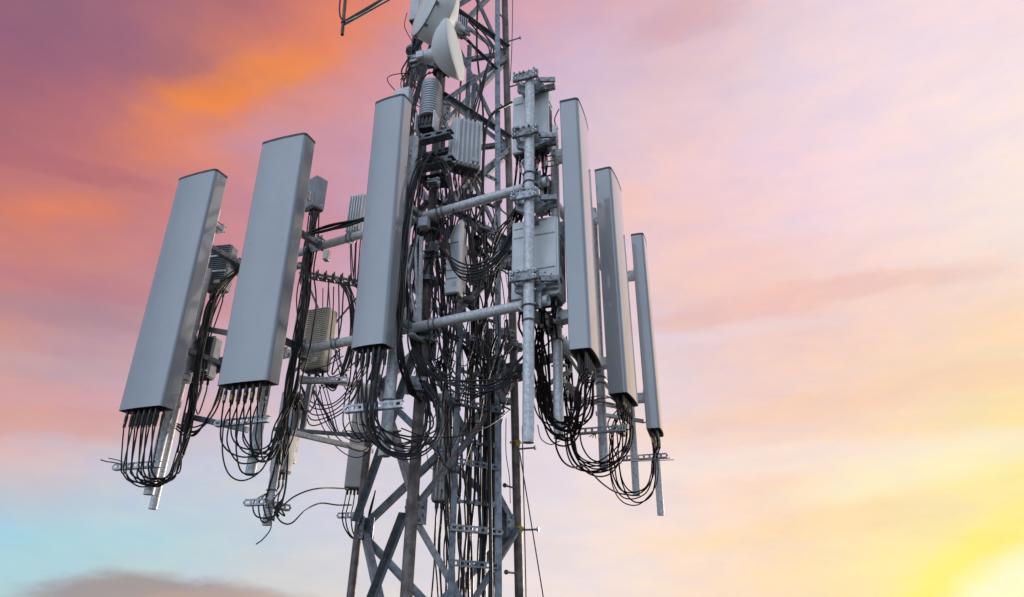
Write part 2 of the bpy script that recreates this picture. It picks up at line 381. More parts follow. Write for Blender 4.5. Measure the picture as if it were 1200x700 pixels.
def cable(pts, r, label, group=None, material=None, name=None, cat='cable', sub=8, tape=None, wob=.0):
    q = spline(pts, sub)
    if wob:
        sd = random.uniform(0, 99)
        q = [v+Vector(noise.noise_vector(v*2.2+Vector((sd, sd, 0))))*wob*min(1, i/6, (len(q)-1-i)/6) for i, v in enumerate(q)]
    if group in ('thin cables in the tower core', 'thin sagging cables in the tower core'): TANGLE.tube(q, r, 6); return None
    name = name or ('jumper_cable' if 'jumper' in label else 'feeder_cable' if 'feeder' in label else 'cable')
    o = MB().tube([v-q[0] for v in q], r).build(name, material or M_CABLE); o.location = q[0]
    tag(o, label, cat, group)
    if tape:
        for (i, tm) in tape:
            i = min(max(1, i), len(q)-2); d = (q[i+1]-q[i]).normalized()*.022
            MB().cyl(q[i]-q[0]-d, q[i]-q[0]+d, r*1.25, n=8).build('tape_band', tm, o)
    return o
def uring(mb, c, axis, r, t, n=16):
    """round clamp ring about an axis"""
    M = frame(axis, (0, 0, 1) if abs(Vector(axis).normalized().z) < .9 else (1, 0, 0))
    mb.tube([Vector(c)+M @ Vector((0, math.cos(2*math.pi*i/n)*r, math.sin(2*math.pi*i/n)*r)) for i in range(n+1)], t, 6, False)
UPZ = Vector((0, 0, 1))

# ------------------------------------------------------------------ ground
def build_ground():
    bm = bmesh.new(); bmesh.ops.create_circle(bm, cap_ends=True, radius=9000, segments=64)
    me = bpy.data.meshes.new('ground'); bm.to_mesh(me); bm.free()
    g = bpy.data.objects.new('ground', me); COL.objects.link(g); g['kind'] = 'structure'; g['label'] = 'dusky grass and earth around the tower foot'
    me.materials.append(mat('field_ground', (.10, .105, .08), .9, 0, .4, .02, (.065, .07, .05)))
build_ground()

# ------------------------------------------------------------------ lattice tower
H = CAM.z
legA = {'left': (P(411, 700, 6.75), P(487, 40, 6.55)), 'front': (P(476, 700, 5.45), P(519, 60, 5.62)), 'right': (P(608.7, 700, 6.40), P(593, 60, 6.28))}
def leg(n, z):
    a, b = legA[n]; t = (z-a.z)/(b.z-a.z); return a+(b-a)*t
Z0, DZ = H+.79, 1.37
ZTOP = Z0+DZ*6.6
tower = wthing('lattice_tower', 'three legged galvanised lattice tower with weathered brown legs and crossed braces', 'tower', Vector((-.55, 6.2, 0)))
for n, r in (('left', .040), ('front', .047), ('right', .040)):
    MB().cyl(leg(n, 0), leg(n, ZTOP), r, n=20).build('leg', M_LEG, tower)
ctr = lambda z: (leg('left', z)+leg('front', z)+leg('right', z))/3
def fn(a, b, z):
    mid = (leg(a, z)+leg(b, z))/2; v = mid-ctr(z); v.z = 0
    e = leg(b, z)-leg(a, z); e.z = 0; e.normalize(); v -= e*v.dot(e); return v.normalized()
FACES = (('left', 'front'), ('front', 'right'), ('left', 'right'))
levels = [Z0+DZ*k for k in range(-1, 7)]
low = [levels[0]-2.6*k for k in range(0, 9) if levels[0]-2.6*k > 0]+[0]
def brace(a, za, b, zb, off, w, flip):
    n = fn(a, b, (za+zb)/2); p, q = leg(a, za), leg(b, zb); d = (q-p).normalized()
    p = p+d*.06+n*off; q = q-d*.06+n*off
    MB().angle(p, q, w, .007, n if flip else -n).build('brace', M_GALVB, tower)
for k in range(len(levels)-1):
    for (a, b) in FACES:
        w = .062 if k < 3 else .054
        brace(a, levels[k], b, levels[k+1], .022, w, True); brace(b, levels[k], a, levels[k+1], -.022, w, False)
for k in range(len(low)-1):
    for (a, b) in FACES:
        brace(a, low[k], b, low[k+1], .022, .07, True); brace(b, low[k], a, low[k+1], -.022, .07, False)
for z in levels[:-1]:
    for (a, b) in FACES:
        n = fn(a, b, z)
        for (u, w_) in ((a, b), (b, a)):
            e = (leg(w_, z)-leg(u, z)).normalized(); c = leg(u, z)+e*.085
            mb = MB(); M = frame(e, n); mb.box(c, (.13, .20, .010), M, .002)
            for (x, y) in ((.0, .07), (.03, .03), (.0, -.07), (.03, -.03)):
                p = c+M @ Vector((x, y, 0)); mb.cyl(p-n*.018, p+n*.018, .011, n=6, smooth=False)
            mb.build('gusset_plate', M_GALVB, tower)
# leg splice flanges
for n, py in (('left', 62), ('front', 330), ('right', 405)):
    Y = {'left': 6.58, 'front': 5.53, 'right': 6.34}[n]; c = P(500, py, Y); z = c.z; p = leg(n, z)
    mb = MB(); mb.cyl(p-UPZ*.02, p-UPZ*.002, .10, n=20); mb.cyl(p+UPZ*.002, p+UPZ*.02, .10, n=20)
    for i in range(6):
        q = p+Vector((math.cos(i*1.047)*.078, math.sin(i*1.047)*.078, 0)); mb.cyl(q-UPZ*.045, q+UPZ*.045, .011, n=6, smooth=False)
    mb.build('splice_flange', M_GALVB, tower)
# step bolts up the right-hand leg, yellow tags on some
zz = H-1.4; i = 0
while zz < H+7.5:
    p = leg('right', zz); d = Vector((.85, -.35, 0)).normalized() if i % 2 == 0 else Vector((-.55, -.8, 0)).normalized()
    mb = MB(); mb.cyl(p+d*.03, p+d*.19, .009, n=8); mb.cyl(p+d*.185, p+d*.20, .020, n=10)
    mb.build('step_bolt', M_GALVB, tower)
    zz += .36; i += 1

# ------------------------------------------------------------------ feeder ladder with its hardware
ladder = wthing('cable_ladder', 'tall cable ladder of two grey rails carrying black feeder cables inside the tower', 'cable ladder', P(556, 700, 5.95))
rA0, rA1 = P(528, 700, 5.82), P(548, 120, 5.82); rB0, rB1 = P(584, 700, 6.08), P(583, 20, 6.08)
def lerpz(a, b, z): return a+(b-a)*((z-a.z)/(b.z-a.z))
ztop_l = P(583, -30, 6.08).z
railA = lambda z: lerpz(rA0, rA1, z)
railB = lambda z: lerpz(rB0, rB1, z)
pass
for z in levels[3:7]:
    for (a, b) in FACES:
        n = fn(a, b, z); MB().angle(leg(a, z+.12)+n*.03, leg(b, z+.12)+n*.03, .05, .006, n).build('strut', M_GALVB, tower)
MB().bar(railA(0), railA(ztop_l-1.5), .05, .03, (0, 1, 0)).build('rail', M_GALVB, ladder)
MB().bar(railB(0), railB(ztop_l), .06, .035, (0, 1, 0)).build('rail', M_GALVB, ladder)
z = H-6.0
while z < H-.6:
    mb = MB(); a, b = railA(z)+Vector((0, .03, 0)), railB(z)+Vector((0, .03, 0)); mb.bar(a, b, .03, .04, (0, 0, 1)); mb.build('rung', M_GALVB, ladder); z += .72

# ------------------------------------------------------------------ perforated struts
def strut(c, axis, length, label, cat='bracket', h=.05, wd=.045, name='perforated_strut', mat_=None):
    """slotted steel channel: slots are real gaps"""
    t = wthing(name, label, cat, Vector(c)); ax = Vector(axis).normalized(); M = frame(ax, UPZ); mb = MB(); c = Vector(c)
    for s in (1, -1):
        mb.box(c+M @ Vector((0, -wd/2, s*h*.36)), (length, .004, h*.28), M)
    k = max(3, int(length/.055))
    for i in range(k+1):
        mb.box(c+M @ Vector((-length/2+length*i/k, -wd/2, 0)), (length/k*.38, .0036, h*.46), M)
    mb.box(c+M @ Vector((0, 0, h/2)), (length, wd, .004), M); mb.box(c+M @ Vector((0, 0, -h/2)), (length, wd, .004), M)
    mb.build('channel', mat_ or M_ALU, t); return t

# ------------------------------------------------------------------ panel antennas
def panel(c, az, tilt, W, Dp, Ln, label, ncon, group):
    az, tilt = R_(az), R_(tilt)
    Rm = Matrix.Rotation(az, 3, 'Z') @ Matrix.Rotation(tilt, 3, 'X')
    base = Vector((c[0], c[1], c[2]+H)) - Rm @ Vector((0, 0, Ln/2))
    t = thing('panel_antenna', label, 'antenna', base, (tilt, 0, az), group)
    # cross-section: flat back, rounded front
    prof = []; rf = min(.036, Dp*.25); rb = .012
    def arc(cx, cy, r, a0, a1, n):
        for i in range(n+1):
            a = R_(a0+(a1-a0)*i/n); prof.append((cx+r*math.cos(a), cy+r*math.sin(a)))
    arc(W/2-rb, Dp/2-rb, rb, 90, 0, 3)
    arc(W/2-rf, -Dp/2+rf, rf, 0, -80, 7)
    for i in range(1, 8):
        x = (W/2-rf)*(1-2*i/8); prof.append((x, -Dp/2-.009*(1-(x/(W/2-rf))**2)))
    arc(-W/2+rf, -Dp/2+rf, rf, -100, -180, 7)
    arc(-W/2+rb, Dp/2-rb, rb, 180, 90, 3)
    prof = prof[::-1]
    body = MB(); n = len(prof); zs = [.002, Ln-.010]
    vs = [Vector((x, y, z)) for z in zs for (x, y) in prof]
    body.add(vs, [(i, (i+1) % n, n+(i+1) % n, n+i) for i in range(n)], True)
    o = body.build('radome', M_RADOME, t, merge=True)
    wn = o.modifiers.new('face_weighted', 'WEIGHTED_NORMAL'); wn.weight = 100; wn.keep_sharp = True
    # underside lip and recessed floor
    inn = [(x*.955, y*.90) for x, y in prof]; v2 = [Vector((x, y, .002)) for x, y in prof]+[Vector((x, y, .002)) for x, y in inn]+[Vector((x, y, .05)) for x, y in inn]
    MB().add(v2, [((i+1) % n, i, n+i, n+(i+1) % n) for i in range(n)]+[(n+(i+1) % n, n+i, 2*n+i, 2*n+(i+1) % n) for i in range(n)]).build('bottom_rim', M_RADOME, t)
    MB().prism([(x*.95, y*.89) for x, y in prof], .046, .052).build('base_plate', M_PLATE, t)
    cap = MB().prism([(x*1.012, y*1.02) for x, y in prof], Ln-.010, Ln+.014); cap.build('top_cap', M_CAP, t)
    cons = []
    rows = 2; per = ncon//2
    for r in range(rows):
        for i in range(per):
            x = (-.5+(i+.5)/per)*W*.80; y = (-.25+.5*r)*Dp*.72
            x += (.5*W*.80/per*.4 if r else -.5*W*.80/per*.4)
            mb = MB(); mb.cyl((x, y, .05), (x, y, .015), .017, n=10); mb.cyl((x, y, .018), (x, y, -.055), .012, n=10)
            mb.build('connector', M_BRASS, t); cons.append(base + Rm @ Vector((x, y, -.05)))
    for z in (.38, Ln-.42):
        mb = MB(); y0 = Dp/2+.002; bl = []
        mb.box((0, y0+.008, z), (.16, .012, .13)); 
        for sx in (-1, 1): mb.box((sx*.055, y0+.065, z), (.010, .115, .08))
        mb.box((0, y0+.115, z), (.19, .012, .10))
        mb.box((0, y0+.225, z), (.19, .012, .10))
        for sx in (-1, 1):
            for sz in (-1, 1): bl.append(MB().cyl((sx*.075, y0+.09, z+sz*.03), (sx*.075, y0+.26, z+sz*.03), .006, n=6))
        br = mb.build('mount_bracket', M_GALV, t)
        for b_ in bl: b_.build('bolt', M_BRKT, br)
    n_out = Vector((math.sin(az), -math.cos(az), 0))
    return dict(t=t, cons=cons, base=base, n=n_out, x=Vector((math.cos(az), math.sin(az), 0)), back=base-n_out*(Dp/2+.17), L=Ln)
GL = 'tall panel antennas on the left frame'; GR = 'tall panel antennas on the right frame'
L1 = panel((-3.144, 5.742, 2.818), -22.4, .57, .499, .165, 2.4, 'leftmost tall light grey panel antenna at the far end of the left frame', 12, GL)
L2 = panel((-2.156, 5.310, 2.926), -19.5, 1.6, .499, .165, 2.4, 'wide light grey panel antenna between the leftmost panel and the slim one', 12, GL)
L3 = panel((-1.113, 4.978, 3.137), -24.3, 2.06, .321, .149, 2.4, 'slim tall grey panel antenna in front of the left tower leg', 10, GL)
R1 = panel((.570, 4.998, 3.069), 72.4, -.78, .476, .172, 2.4, 'right-facing tall panel antenna nearest to the grey radio cabinet', 10, GR)
R2 = panel((1.015, 5.976, 3.044), 67.7, -.73, .476, .172, 2.4, 'middle of the three right-facing tall panel antennas', 10, GR)
R3 = panel((1.482, 6.898, 2.916), 73.3, -.44, .397, .141, 2.25, 'rightmost and smallest looking tall panel antenna, seen edge on', 6, GR)

MB().box((-.155, -.0815, 1.13), (.035, .002, .010)).build('sticker', M_WTAPE, L3['t'])

# ------------------------------------------------------------------ vertical mounting pipes
def mast(p_bot, z_top, r, label, rings=(), material=None):
    t = wthing('mounting_pipe', label, 'pipe', Vector(p_bot)); p1 = Vector((p_bot.x, p_bot.y, z_top))
    MB().pipe(p_bot, p1, r).build('pipe', material or M_GALV, t)
    for z in rings:
        mb = MB(); uring(mb, (p_bot.x, p_bot.y, z), UPZ, r+.006, .007); mb.build('u_bolt', M_BRKT, t)
    return t
mA = L(174, 580, -.25); mast(mA, L1['base'].z+2.2, .043, 'galvanised mounting pipe behind the leftmost panel antenna, wider of two stubs')
mB = L(179, 597, -.42); mast(mB, L1['base'].z+1.6, .036, 'thinner galvanised pipe stub hanging lowest under the leftmost panel antenna')
mC = L(293, 557, -.25); mast(mC, L2['base'].z+2.2, .042, 'galvanised mounting pipe directly under the wide panel antenna')
mD = L(312, 616, -.55); mast(mD, L2['base'].z+1.3, .036, 'long thin galvanised pipe ending at the small slotted bracket', (L(314, 575, -.55).z,))
mE = L(450, 535, -.25); mast(mE, L3['base'].z+2.2, .047, 'galvanised mounting pipe under the slim panel antenna', (L(452, 470, -.25).z,))
pole4_b = L(619, 519, -.22); pole4_z = L(610.5, 96, -.22).z
mast(pole4_b, pole4_z, .043, 'long bare galvanised pole in front of the grey radio cabinets', [L(613, y, -.22).z for y in (206, 216, 360, 377)])
POLE4 = pole4_b
q = R(655, 514, -.27); mast(q, R(650, 150, -.27).z, .040, 'galvanised mounting pipe left of the nearest right-facing panel antenna', [R(654, y, -.27).z for y in (365, 372, 400)])
q = R(708, 551, -.27); mast(q, R2['base'].z+2.2, .042, 'galvanised mounting pipe below the gap between two right-facing panels', [R(706, y, -.27).z for y in (445, 452)])
q = R(746, 581, -.27); mast(q, R3['base'].z+1.9, .040, 'galvanised mounting pipe under the middle right-facing panel, ringed by cables')
q = R(774.5, 604, -.12); mast(q, R3['base'].z+.25, .037, 'thin galvanised pipe hanging lowest at the right edge', ())

# ------------------------------------------------------------------ horizontal frames
def avgz(*ps): return sum(p.z for p in ps)/len(ps)
FS = Vector((math.cos(R_(-28)), math.sin(R_(-28)), 0)); FN = Vector((FS.y, -FS.x, 0))      # run of the left frame
s_end = 3.52; F0 = Vector((POLE4.x, POLE4.y, 0))-FS*s_end
zu = on(598, 225, F0, FN, -.10).z; zl = on(598, 361, F0, FN, -.10).z
sL = lambda s, off, z: F0+FS*s+FN*(off+.24)+Vector((0, 0, z))
def frame_pipe_clamps(t, p, axis, vert, rv, rh):
    mb = MB(); n = axis.cross(vert).normalized()
    M = frame(axis, vert); mb.box(p, (.17, .012, .17), M, .003)
    for s in (-1, 1):
        for u in (-1, 1):
            c = p+M @ Vector((s*.06, 0, u*.06)); mb.cyl(c-n*.06, c+n*.06, .008, n=6, smooth=False)
    mb.build('clamp_plate', M_BRKT, t)
fl = wthing('sector_frame', 'left sector frame of two long galvanised cross pipes behind the three panels', 'antenna frame', sL(s_end, -.34, zl))
pu0, pu1 = sL(-.85, -.34, zu), sL(s_end+.12, -.34, zu); pl0, pl1 = sL(-.85, -.34, zl), sL(s_end+.12, -.34, zl)
MB().pipe(pu0, pu1, .042).build('cross_pipe', M_GALV, fl); MB().pipe(pl0, pl1, .042).build('cross_pipe', M_GALV, fl)
for s in (.05, 1.12, 2.2, s_end):
    for z in (zu, zl): frame_pipe_clamps(fl, sL(s, -.285, z), FS, UPZ, .045, .045)
for s in (2.55, 1.5):
    for z in (zu, zl):
        mb = MB(); uring(mb, sL(s, -.34, z), FS, .047, .008); uring(mb, sL(s+.05, -.34, z), FS, .047, .008); mb.build('u_bolt', M_BRKT, fl)
for q_ in (mA, mC, mE):
    for z in (zu, zl):
        sp = (Vector((q_.x, q_.y, 0))-F0).dot(FS); MB().bar(sL(sp, -.30, z), Vector((q_.x, q_.y, z)), .06, .05, UPZ, .004).build('clamp_arm', M_BRKT, fl)
# stand-off arms from the front and left legs to the cross pipes
for z in (zu, zl):
    a = leg('front', z); b = sL(2.45, -.40, z)
    MB().bar(a, b, .07, .07, UPZ, .006).build('standoff_arm', M_BRKT, fl)
    for n in ('front',):
        p = leg(n, z); mb = MB(); mb.cyl(p-UPZ*.06, p+UPZ*.06, .085, n=18); mb.cyl(p+UPZ*.062, p+UPZ*.085, .11, n=18); mb.cyl(p-UPZ*.085, p-UPZ*.062, .11, n=18)
        for i in range(6):
            q = p+Vector((math.cos(i*1.047+.3)*.095, math.sin(i*1.047+.3)*.095, 0)); mb.cyl(q-UPZ*.11, q+UPZ*.11, .010, n=6, smooth=False)
        mb.build('leg_collar', M_BRKT, fl)
# tie bars between the upper and the lower pipe beside the slim panel
for (a, b, w) in (((494, 278), (491.5, 386), .032), ((490, 276), (477, 322), .022), ((487, 290), (490, 384), .02), ((478, 322), (489, 380), .02)):
    MB().bar(L(a[0], a[1], -.45), L(b[0], b[1], -.45), w, .02, LN).build('tie_bar', M_GALV, fl)
MB().bar(L(481, 391, -.36), L(497, 403, -.62), .05, .02, UPZ).build('tie_bar', M_GALV, fl)
# low truss arms reaching to the rear leg
zb1, zb2 = P(352, 445, 6.0).z, P(345, 508, 5.9).z
def arm(a, b, w, h, m_=M_GALVB): MB().bar(a, b, w, h, UPZ, .004).build('truss_arm', m_, fl)
arm(P(350, 443, 6.1), P(432, 453, 6.9), .045, .045, M_GALV); arm(P(342, 507, 5.85), P(436, 529, 6.75), .045, .045, M_GALV); arm(P(322, 503, 5.8), P(440, 512, 6.6), .035, .035)
arm(P(363, 450, 6.15), P(354, 507, 6.15), .045, .045); arm(P(366, 455, 6.2), P(394, 506, 6.5), .02, .02)
arm(P(218, 487.5, 6.2), P(290, 504, 6.0), .05, .05); arm(P(232, 384, 6.3), P(275, 392, 6.1), .05, .05)
arm(P(345, 436, 6.2), P(424, 342, 6.6), .02, .02); arm(P(358, 326, 6.4), P(408, 446, 6.55), .02, .02)
fr = wthing('sector_frame', 'right sector frame of galvanised pipes and angles behind the right-facing panels', 'antenna frame', R(690, 460, -.36))
sR = lambda s, off, z: Vector((R0.x, R0.y, 0))+RS*s+RN*off+Vector((0, 0, z))
zru, zrl = H+3.62, H+2.25
for z in (zru, zrl):
    MB().pipe(sR(-.35, -.36, z), sR(2.45, -.36, z), .042).build('cross_pipe', M_GALV, fr)
    for s in (.05, 1.12, 2.15): frame_pipe_clamps(fr, sR(s, -.31, z), RS, UPZ, .045, .045)
    a = leg('right', z); MB().bar(a, sR(.75, -.42, z), .07, .07, UPZ, .006).build('standoff_arm', M_BRKT, fr)
    p = a; mb = MB(); mb.cyl(p-UPZ*.06, p+UPZ*.06, .08, n=18); mb.cyl(p-UPZ*.085, p-UPZ*.062, .105, n=18); mb.build('leg_collar', M_BRKT, fr)
def arm2(a, b, w, m_=M_GALV): MB().angle(a, b, w, .006, UPZ).build('truss_arm', m_, fr)
arm2(P(626, 460, 5.7), P(726, 479, 7.0), .055); arm2(P(626, 466, 5.7), P(694, 474, 6.6), .04); arm2(P(640, 453, 5.9), P(668, 436, 5.5), .05)
arm2(P(664, 449, 5.6), P(682, 474, 6.3), .06); arm2(P(655, 400, 5.5), P(690, 455, 6.4), .03); arm2(P(700, 487, 6.6), P(756, 496, 7.0), .045)

# ------------------------------------------------------------------ crossover clamps along the bare pole
for y, lb in ((98, 'topmost bolted clamp at the tip of the bare pole'), (163, 'second bolted clamp down the bare pole, under the upper radio'), (236, 'third bolted clamp of the bare pole, above the wide radio cabinet'), (331, 'lowest bolted clamp of the bare pole, at the cabinet foot')):
    c = L(613, y, -.22); c.x, c.y = POLE4.x, POLE4.y; t = wthing('pole_clamp', lb, 'clamp', c)
    M = Matrix((LS, -LN, UPZ)).transposed(); mb = MB()
    mb.box(c+M @ Vector((-.02, -.062, .02)), (.24, .03, .085), M, .006); mb.box(c+M @ Vector((-.02, .062, .02)), (.24, .03, .085), M, .006)
    jaw = wpart(mb.build('jaw', M_BRKT, t), t); mb = MB()
    mb.box(c+M @ Vector((.03, .17, .02)), (.10, .2, .05), M, .004); mb.box(c+M @ Vector((.13, .13, 0)), (.14, .04, .06), M, .006); mb.build('arm', M_BRKT, t)
    mb = MB()
    for k_ in range(5): mb.box(c+M @ Vector((-.115+.045*k_+random.uniform(-.01, .01), -.072+random.uniform(-.01, .01), .060)), (random.uniform(.014, .03), .03, random.uniform(.012, .022)), M); mb.box(c+M @ Vector((-.12+.05*k_, .07, -.026)), (.02, .04, .014), M)
    mb.build('toothed_edge', M_BRKT, t)
    mb = MB(); mb.box(c+M @ Vector((-.07, .03, -.055)), (.09, .05, .07), M @ Matrix.Rotation(.5, 3, 'Y'), .004); mb.box(c+M @ Vector((.07, .05, -.05)), (.11, .04, .05), M @ Matrix.Rotation(-.35, 3, 'Y'), .004); mb.box(c+M @ Vector((.15, .06, .03)), (.14, .025, .05), M @ Matrix.Rotation(.3, 3, 'Z'), .003); mb.build('clamp_wing', M_BRKT, t)
    for sx in (-.115, .075):
        for sz in (-.005, .045):
            mb = MB(); p = c+M @ Vector((sx, 0, sz)); n = -LN
            mb.cyl(p+LN*.12, p-LN*.20, .008, n=8); mb.cyl(p+LN*.075, p+LN*.093, .017, n=6, smooth=False); mb.cyl(p-LN*.093, p-LN*.075, .017, n=6, smooth=False); mb.build('bolt', M_GALV, jaw)

# ------------------------------------------------------------------ remote radio units
def radio(px, py_b, py_t, wpx, Y, az, dep, label, fins='vertical', material=None, nfin=8, ncon=5, fin_faces=('front',), group='remote radio units around the tower', cat='radio unit', bevel=.012, top='flat'):
    b = P(px, py_b, Y); tp = P(px, py_t, Y); Hh = tp.z-b.z
    depth = (b-CAM).dot(FW); W = wpx*depth/FOC; m_ = material or M_RRU
    a = R_(az); t = thing('radio_unit', label, cat, b, (0, 0, a), group)
    # local: -y is the front, front face at y=0
    MB().box((0, dep/2, Hh/2), (W, dep, Hh), None, bevel).build('housing', m_, t)
    if fins:
        mb = MB()
        for face in fin_faces:
            if fins == 'vertical':
                for i in range(nfin):
                    if face == 'front': mb.box((-W/2+W*(i+.5)/nfin, -.014, Hh/2), (W/nfin*.42, .034, Hh*.98), None, .004)
                    elif face == 'left': mb.box((-W/2-.012, dep*(i+.5)/nfin, Hh/2), (.03, dep/nfin*.40, Hh*.98), None, .004)
                    else: mb.box((W/2+.012, dep*(i+.5)/nfin, Hh/2), (.03, dep/nfin*.40, Hh*.98), None, .004)
            else:
                for i in range(nfin):
                    if face == 'front': mb.box((0, -.014, Hh*(i+.5)/nfin), (W*.98, .034, Hh/nfin*.40), None, .003)
                    elif face == 'left': mb.box((-W/2-.012, dep/2, Hh*(i+.5)/nfin), (.03, dep*.98, Hh/nfin*.40), None, .003)
                    else: mb.box((W/2+.012, dep/2, Hh*(i+.5)/nfin), (.03, dep*.98, Hh/nfin*.40), None, .003)
        mb.build('heat_sink', m_, t)
    cons = []
    Mz = Matrix.Rotation(a, 3, 'Z')
    MB().box((0, dep/2, -.006), (W*.9, dep*.86, .012)).build('connector_plate', M_PLATE, t)
    for i in range(ncon):
        x = (-.5+(i+.5)/ncon)*W*.8; y = dep*(.35 if i % 2 else .65)
        MB().cyl((x, y, -.01), (x, y, -.065), .013, n=8).build('connector', M_BRASS if i % 2 else M_BLACK, t); cons.append(b+Mz @ Vector((x, y, -.06)))
    mb = MB(); mb.box((0, dep+.012, Hh*.3), (W*.6, .02, .08)); mb.box((0, dep+.012, Hh*.75), (W*.6, .02, .08)); mb.box((0, dep+.07, Hh*.5), (.05, .1, Hh*.7)); mb.build('mount_bracket', M_BRKT, t)
    mb = MB(); mb.tube([(-W*.28, dep*.5, Hh), (-W*.28, dep*.5, Hh+.035), (W*.28, dep*.5, Hh+.035), (W*.28, dep*.5, Hh)], .006, 6); mb.build('handle', m_, t)
    MB().box((W*.2, -.033 if fins and 'front' in fin_faces else -.002, Hh*.12), (W*.3, .004, Hh*.07)).build('rating_plate', M_WTAPE, t)
    return dict(t=t, cons=cons, W=W, H=Hh, b=b, M=Mz)
# behind the leftmost and the wide panel
rA = radio(250, 338, 288, 26, 6.25, -12, .12, 'dark ribbed radio behind the top of the leftmost panel, pale bands across', 'horizontal', M_RRUD, 22)
for f in (.36, .72): MB().box((0, -.034, rA['H']*f), (rA['W']*1.02, .012, .018)).build('band', M_ALU, rA['t'])
rB = radio(231, 441, 396, 28, 6.25, -12, .12, 'dark ribbed radio low behind the leftmost panel, cables crossing it', 'horizontal', M_RRUD, 22)
MB().box((0, -.034, rB['H']*.1), (rB['W']*1.02, .012, .018)).build('band', M_ALU, rB['t'])
rC = radio(374, 244, 209, 14, 6.2, 52, .15, 'pale box radio peeking out behind the top of the wide panel', 'vertical', M_RRUM, 7, 5, ('left',))
rD = radio(414, 272, 229, 20, 6.55, -18, .12, 'ribbed radio peeking out left of the slim panel', 'vertical', M_RRU, 6)
rE = radio(364, 432, 362, 31, 6.35, -22, .14, 'beige radio with fine horizontal ribs behind the wide panel', 'horizontal', M_BEIGE, 30)
rF = radio(416, 571, 452, 25, 7.2, 12, .16, 'pale box antenna hanging behind the left tower leg', None, M_RRU, 1, 5, (), cat='antenna')
rJ = radio(324, 552, 458, 21, 6.05, -16, .12, 'narrow grey box hanging beside the lowest pipe stub under the wide panel', None, M_RRUM, 1, 6)
# centre of the tower
rG = radio(548, 194, 141, 33, 5.35, 22, .17, 'pale ribbed radio box right of the front leg, fins upright on two sides', 'vertical', M_RRU, 6, 6, ('front', 'left'))
rH = radio(528, 343, 263, 17, 5.30, -20, .13, 'tall narrow plain grey radio box in the middle of the tower', None, M_RRU, 1, 6)
MB().box((rH['W']*.5+.012, 0, rH['H']/2), (.02, .06, rH['H']*1.05)).build('side_rail', M_RRU, rH['t'])
for f in (.2, .32, .72): MB().box((0, -.004, rH['H']*f), (rH['W']*.8, .006, .006)).build('seam', M_BRKT, rH['t'])
rI = radio(516, 586, 460, 24, 6.65, -10, .14, 'large grey ribbed radio low inside the tower behind the braces', 'vertical', M_RRU, 5, 6)
# rounded radio with horizontal ribs
def rounded_radio():
    b, tp = P(502, 138, 5.3), P(502, 97, 5.3); Hh = tp.z-b.z; W = 23*((b-CAM).dot(FW))/FOC; a = R_(-14)
    t = thing('radio_unit', 'rounded white radio with horizontal ribs above the slim panel', 'radio unit', b, (0, 0, a), 'remote radio units around the tower')
    def prof(k): return [(math.cos(R_(180+180*i/18))*W/2*k, math.sin(R_(180+180*i/18))*W*.42*k) for i in range(19)]+[(W/2*k, .08), (-W/2*k, .08)]
    mb = MB().prism(prof(.90), 0, Hh); mb.build('housing', M_RRUM, t); mb = MB()
    nf = 15
    for i in range(nf): mb.prism(prof(1.0 if i < nf-2 else .96-.05*(i-nf+2)), Hh*(i+.12)/nf, Hh*(i+.72)/nf)
    mb.build('heat_sink', M_RRUM, t)
    h2 = Hh*.55
    for s in (-1, 1): MB().box((s*W*.48, -.02, -h2*.42), (.012, .15, h2*.85), None, .002).build('shroud_plate', M_RRU, t)
    MB().box((0, .02, -h2*.3), (W*.85, .10, h2*.55)).build('connector_box', M_BLACK, t)
    for i in range(5): MB().cyl(((-.4+.2*i)*W, -.03, .0), ((-.4+.2*i)*W, -.03, -.10), .012, n=8).build('connector', M_BRASS, t)
    return b
RRb = rounded_radio()
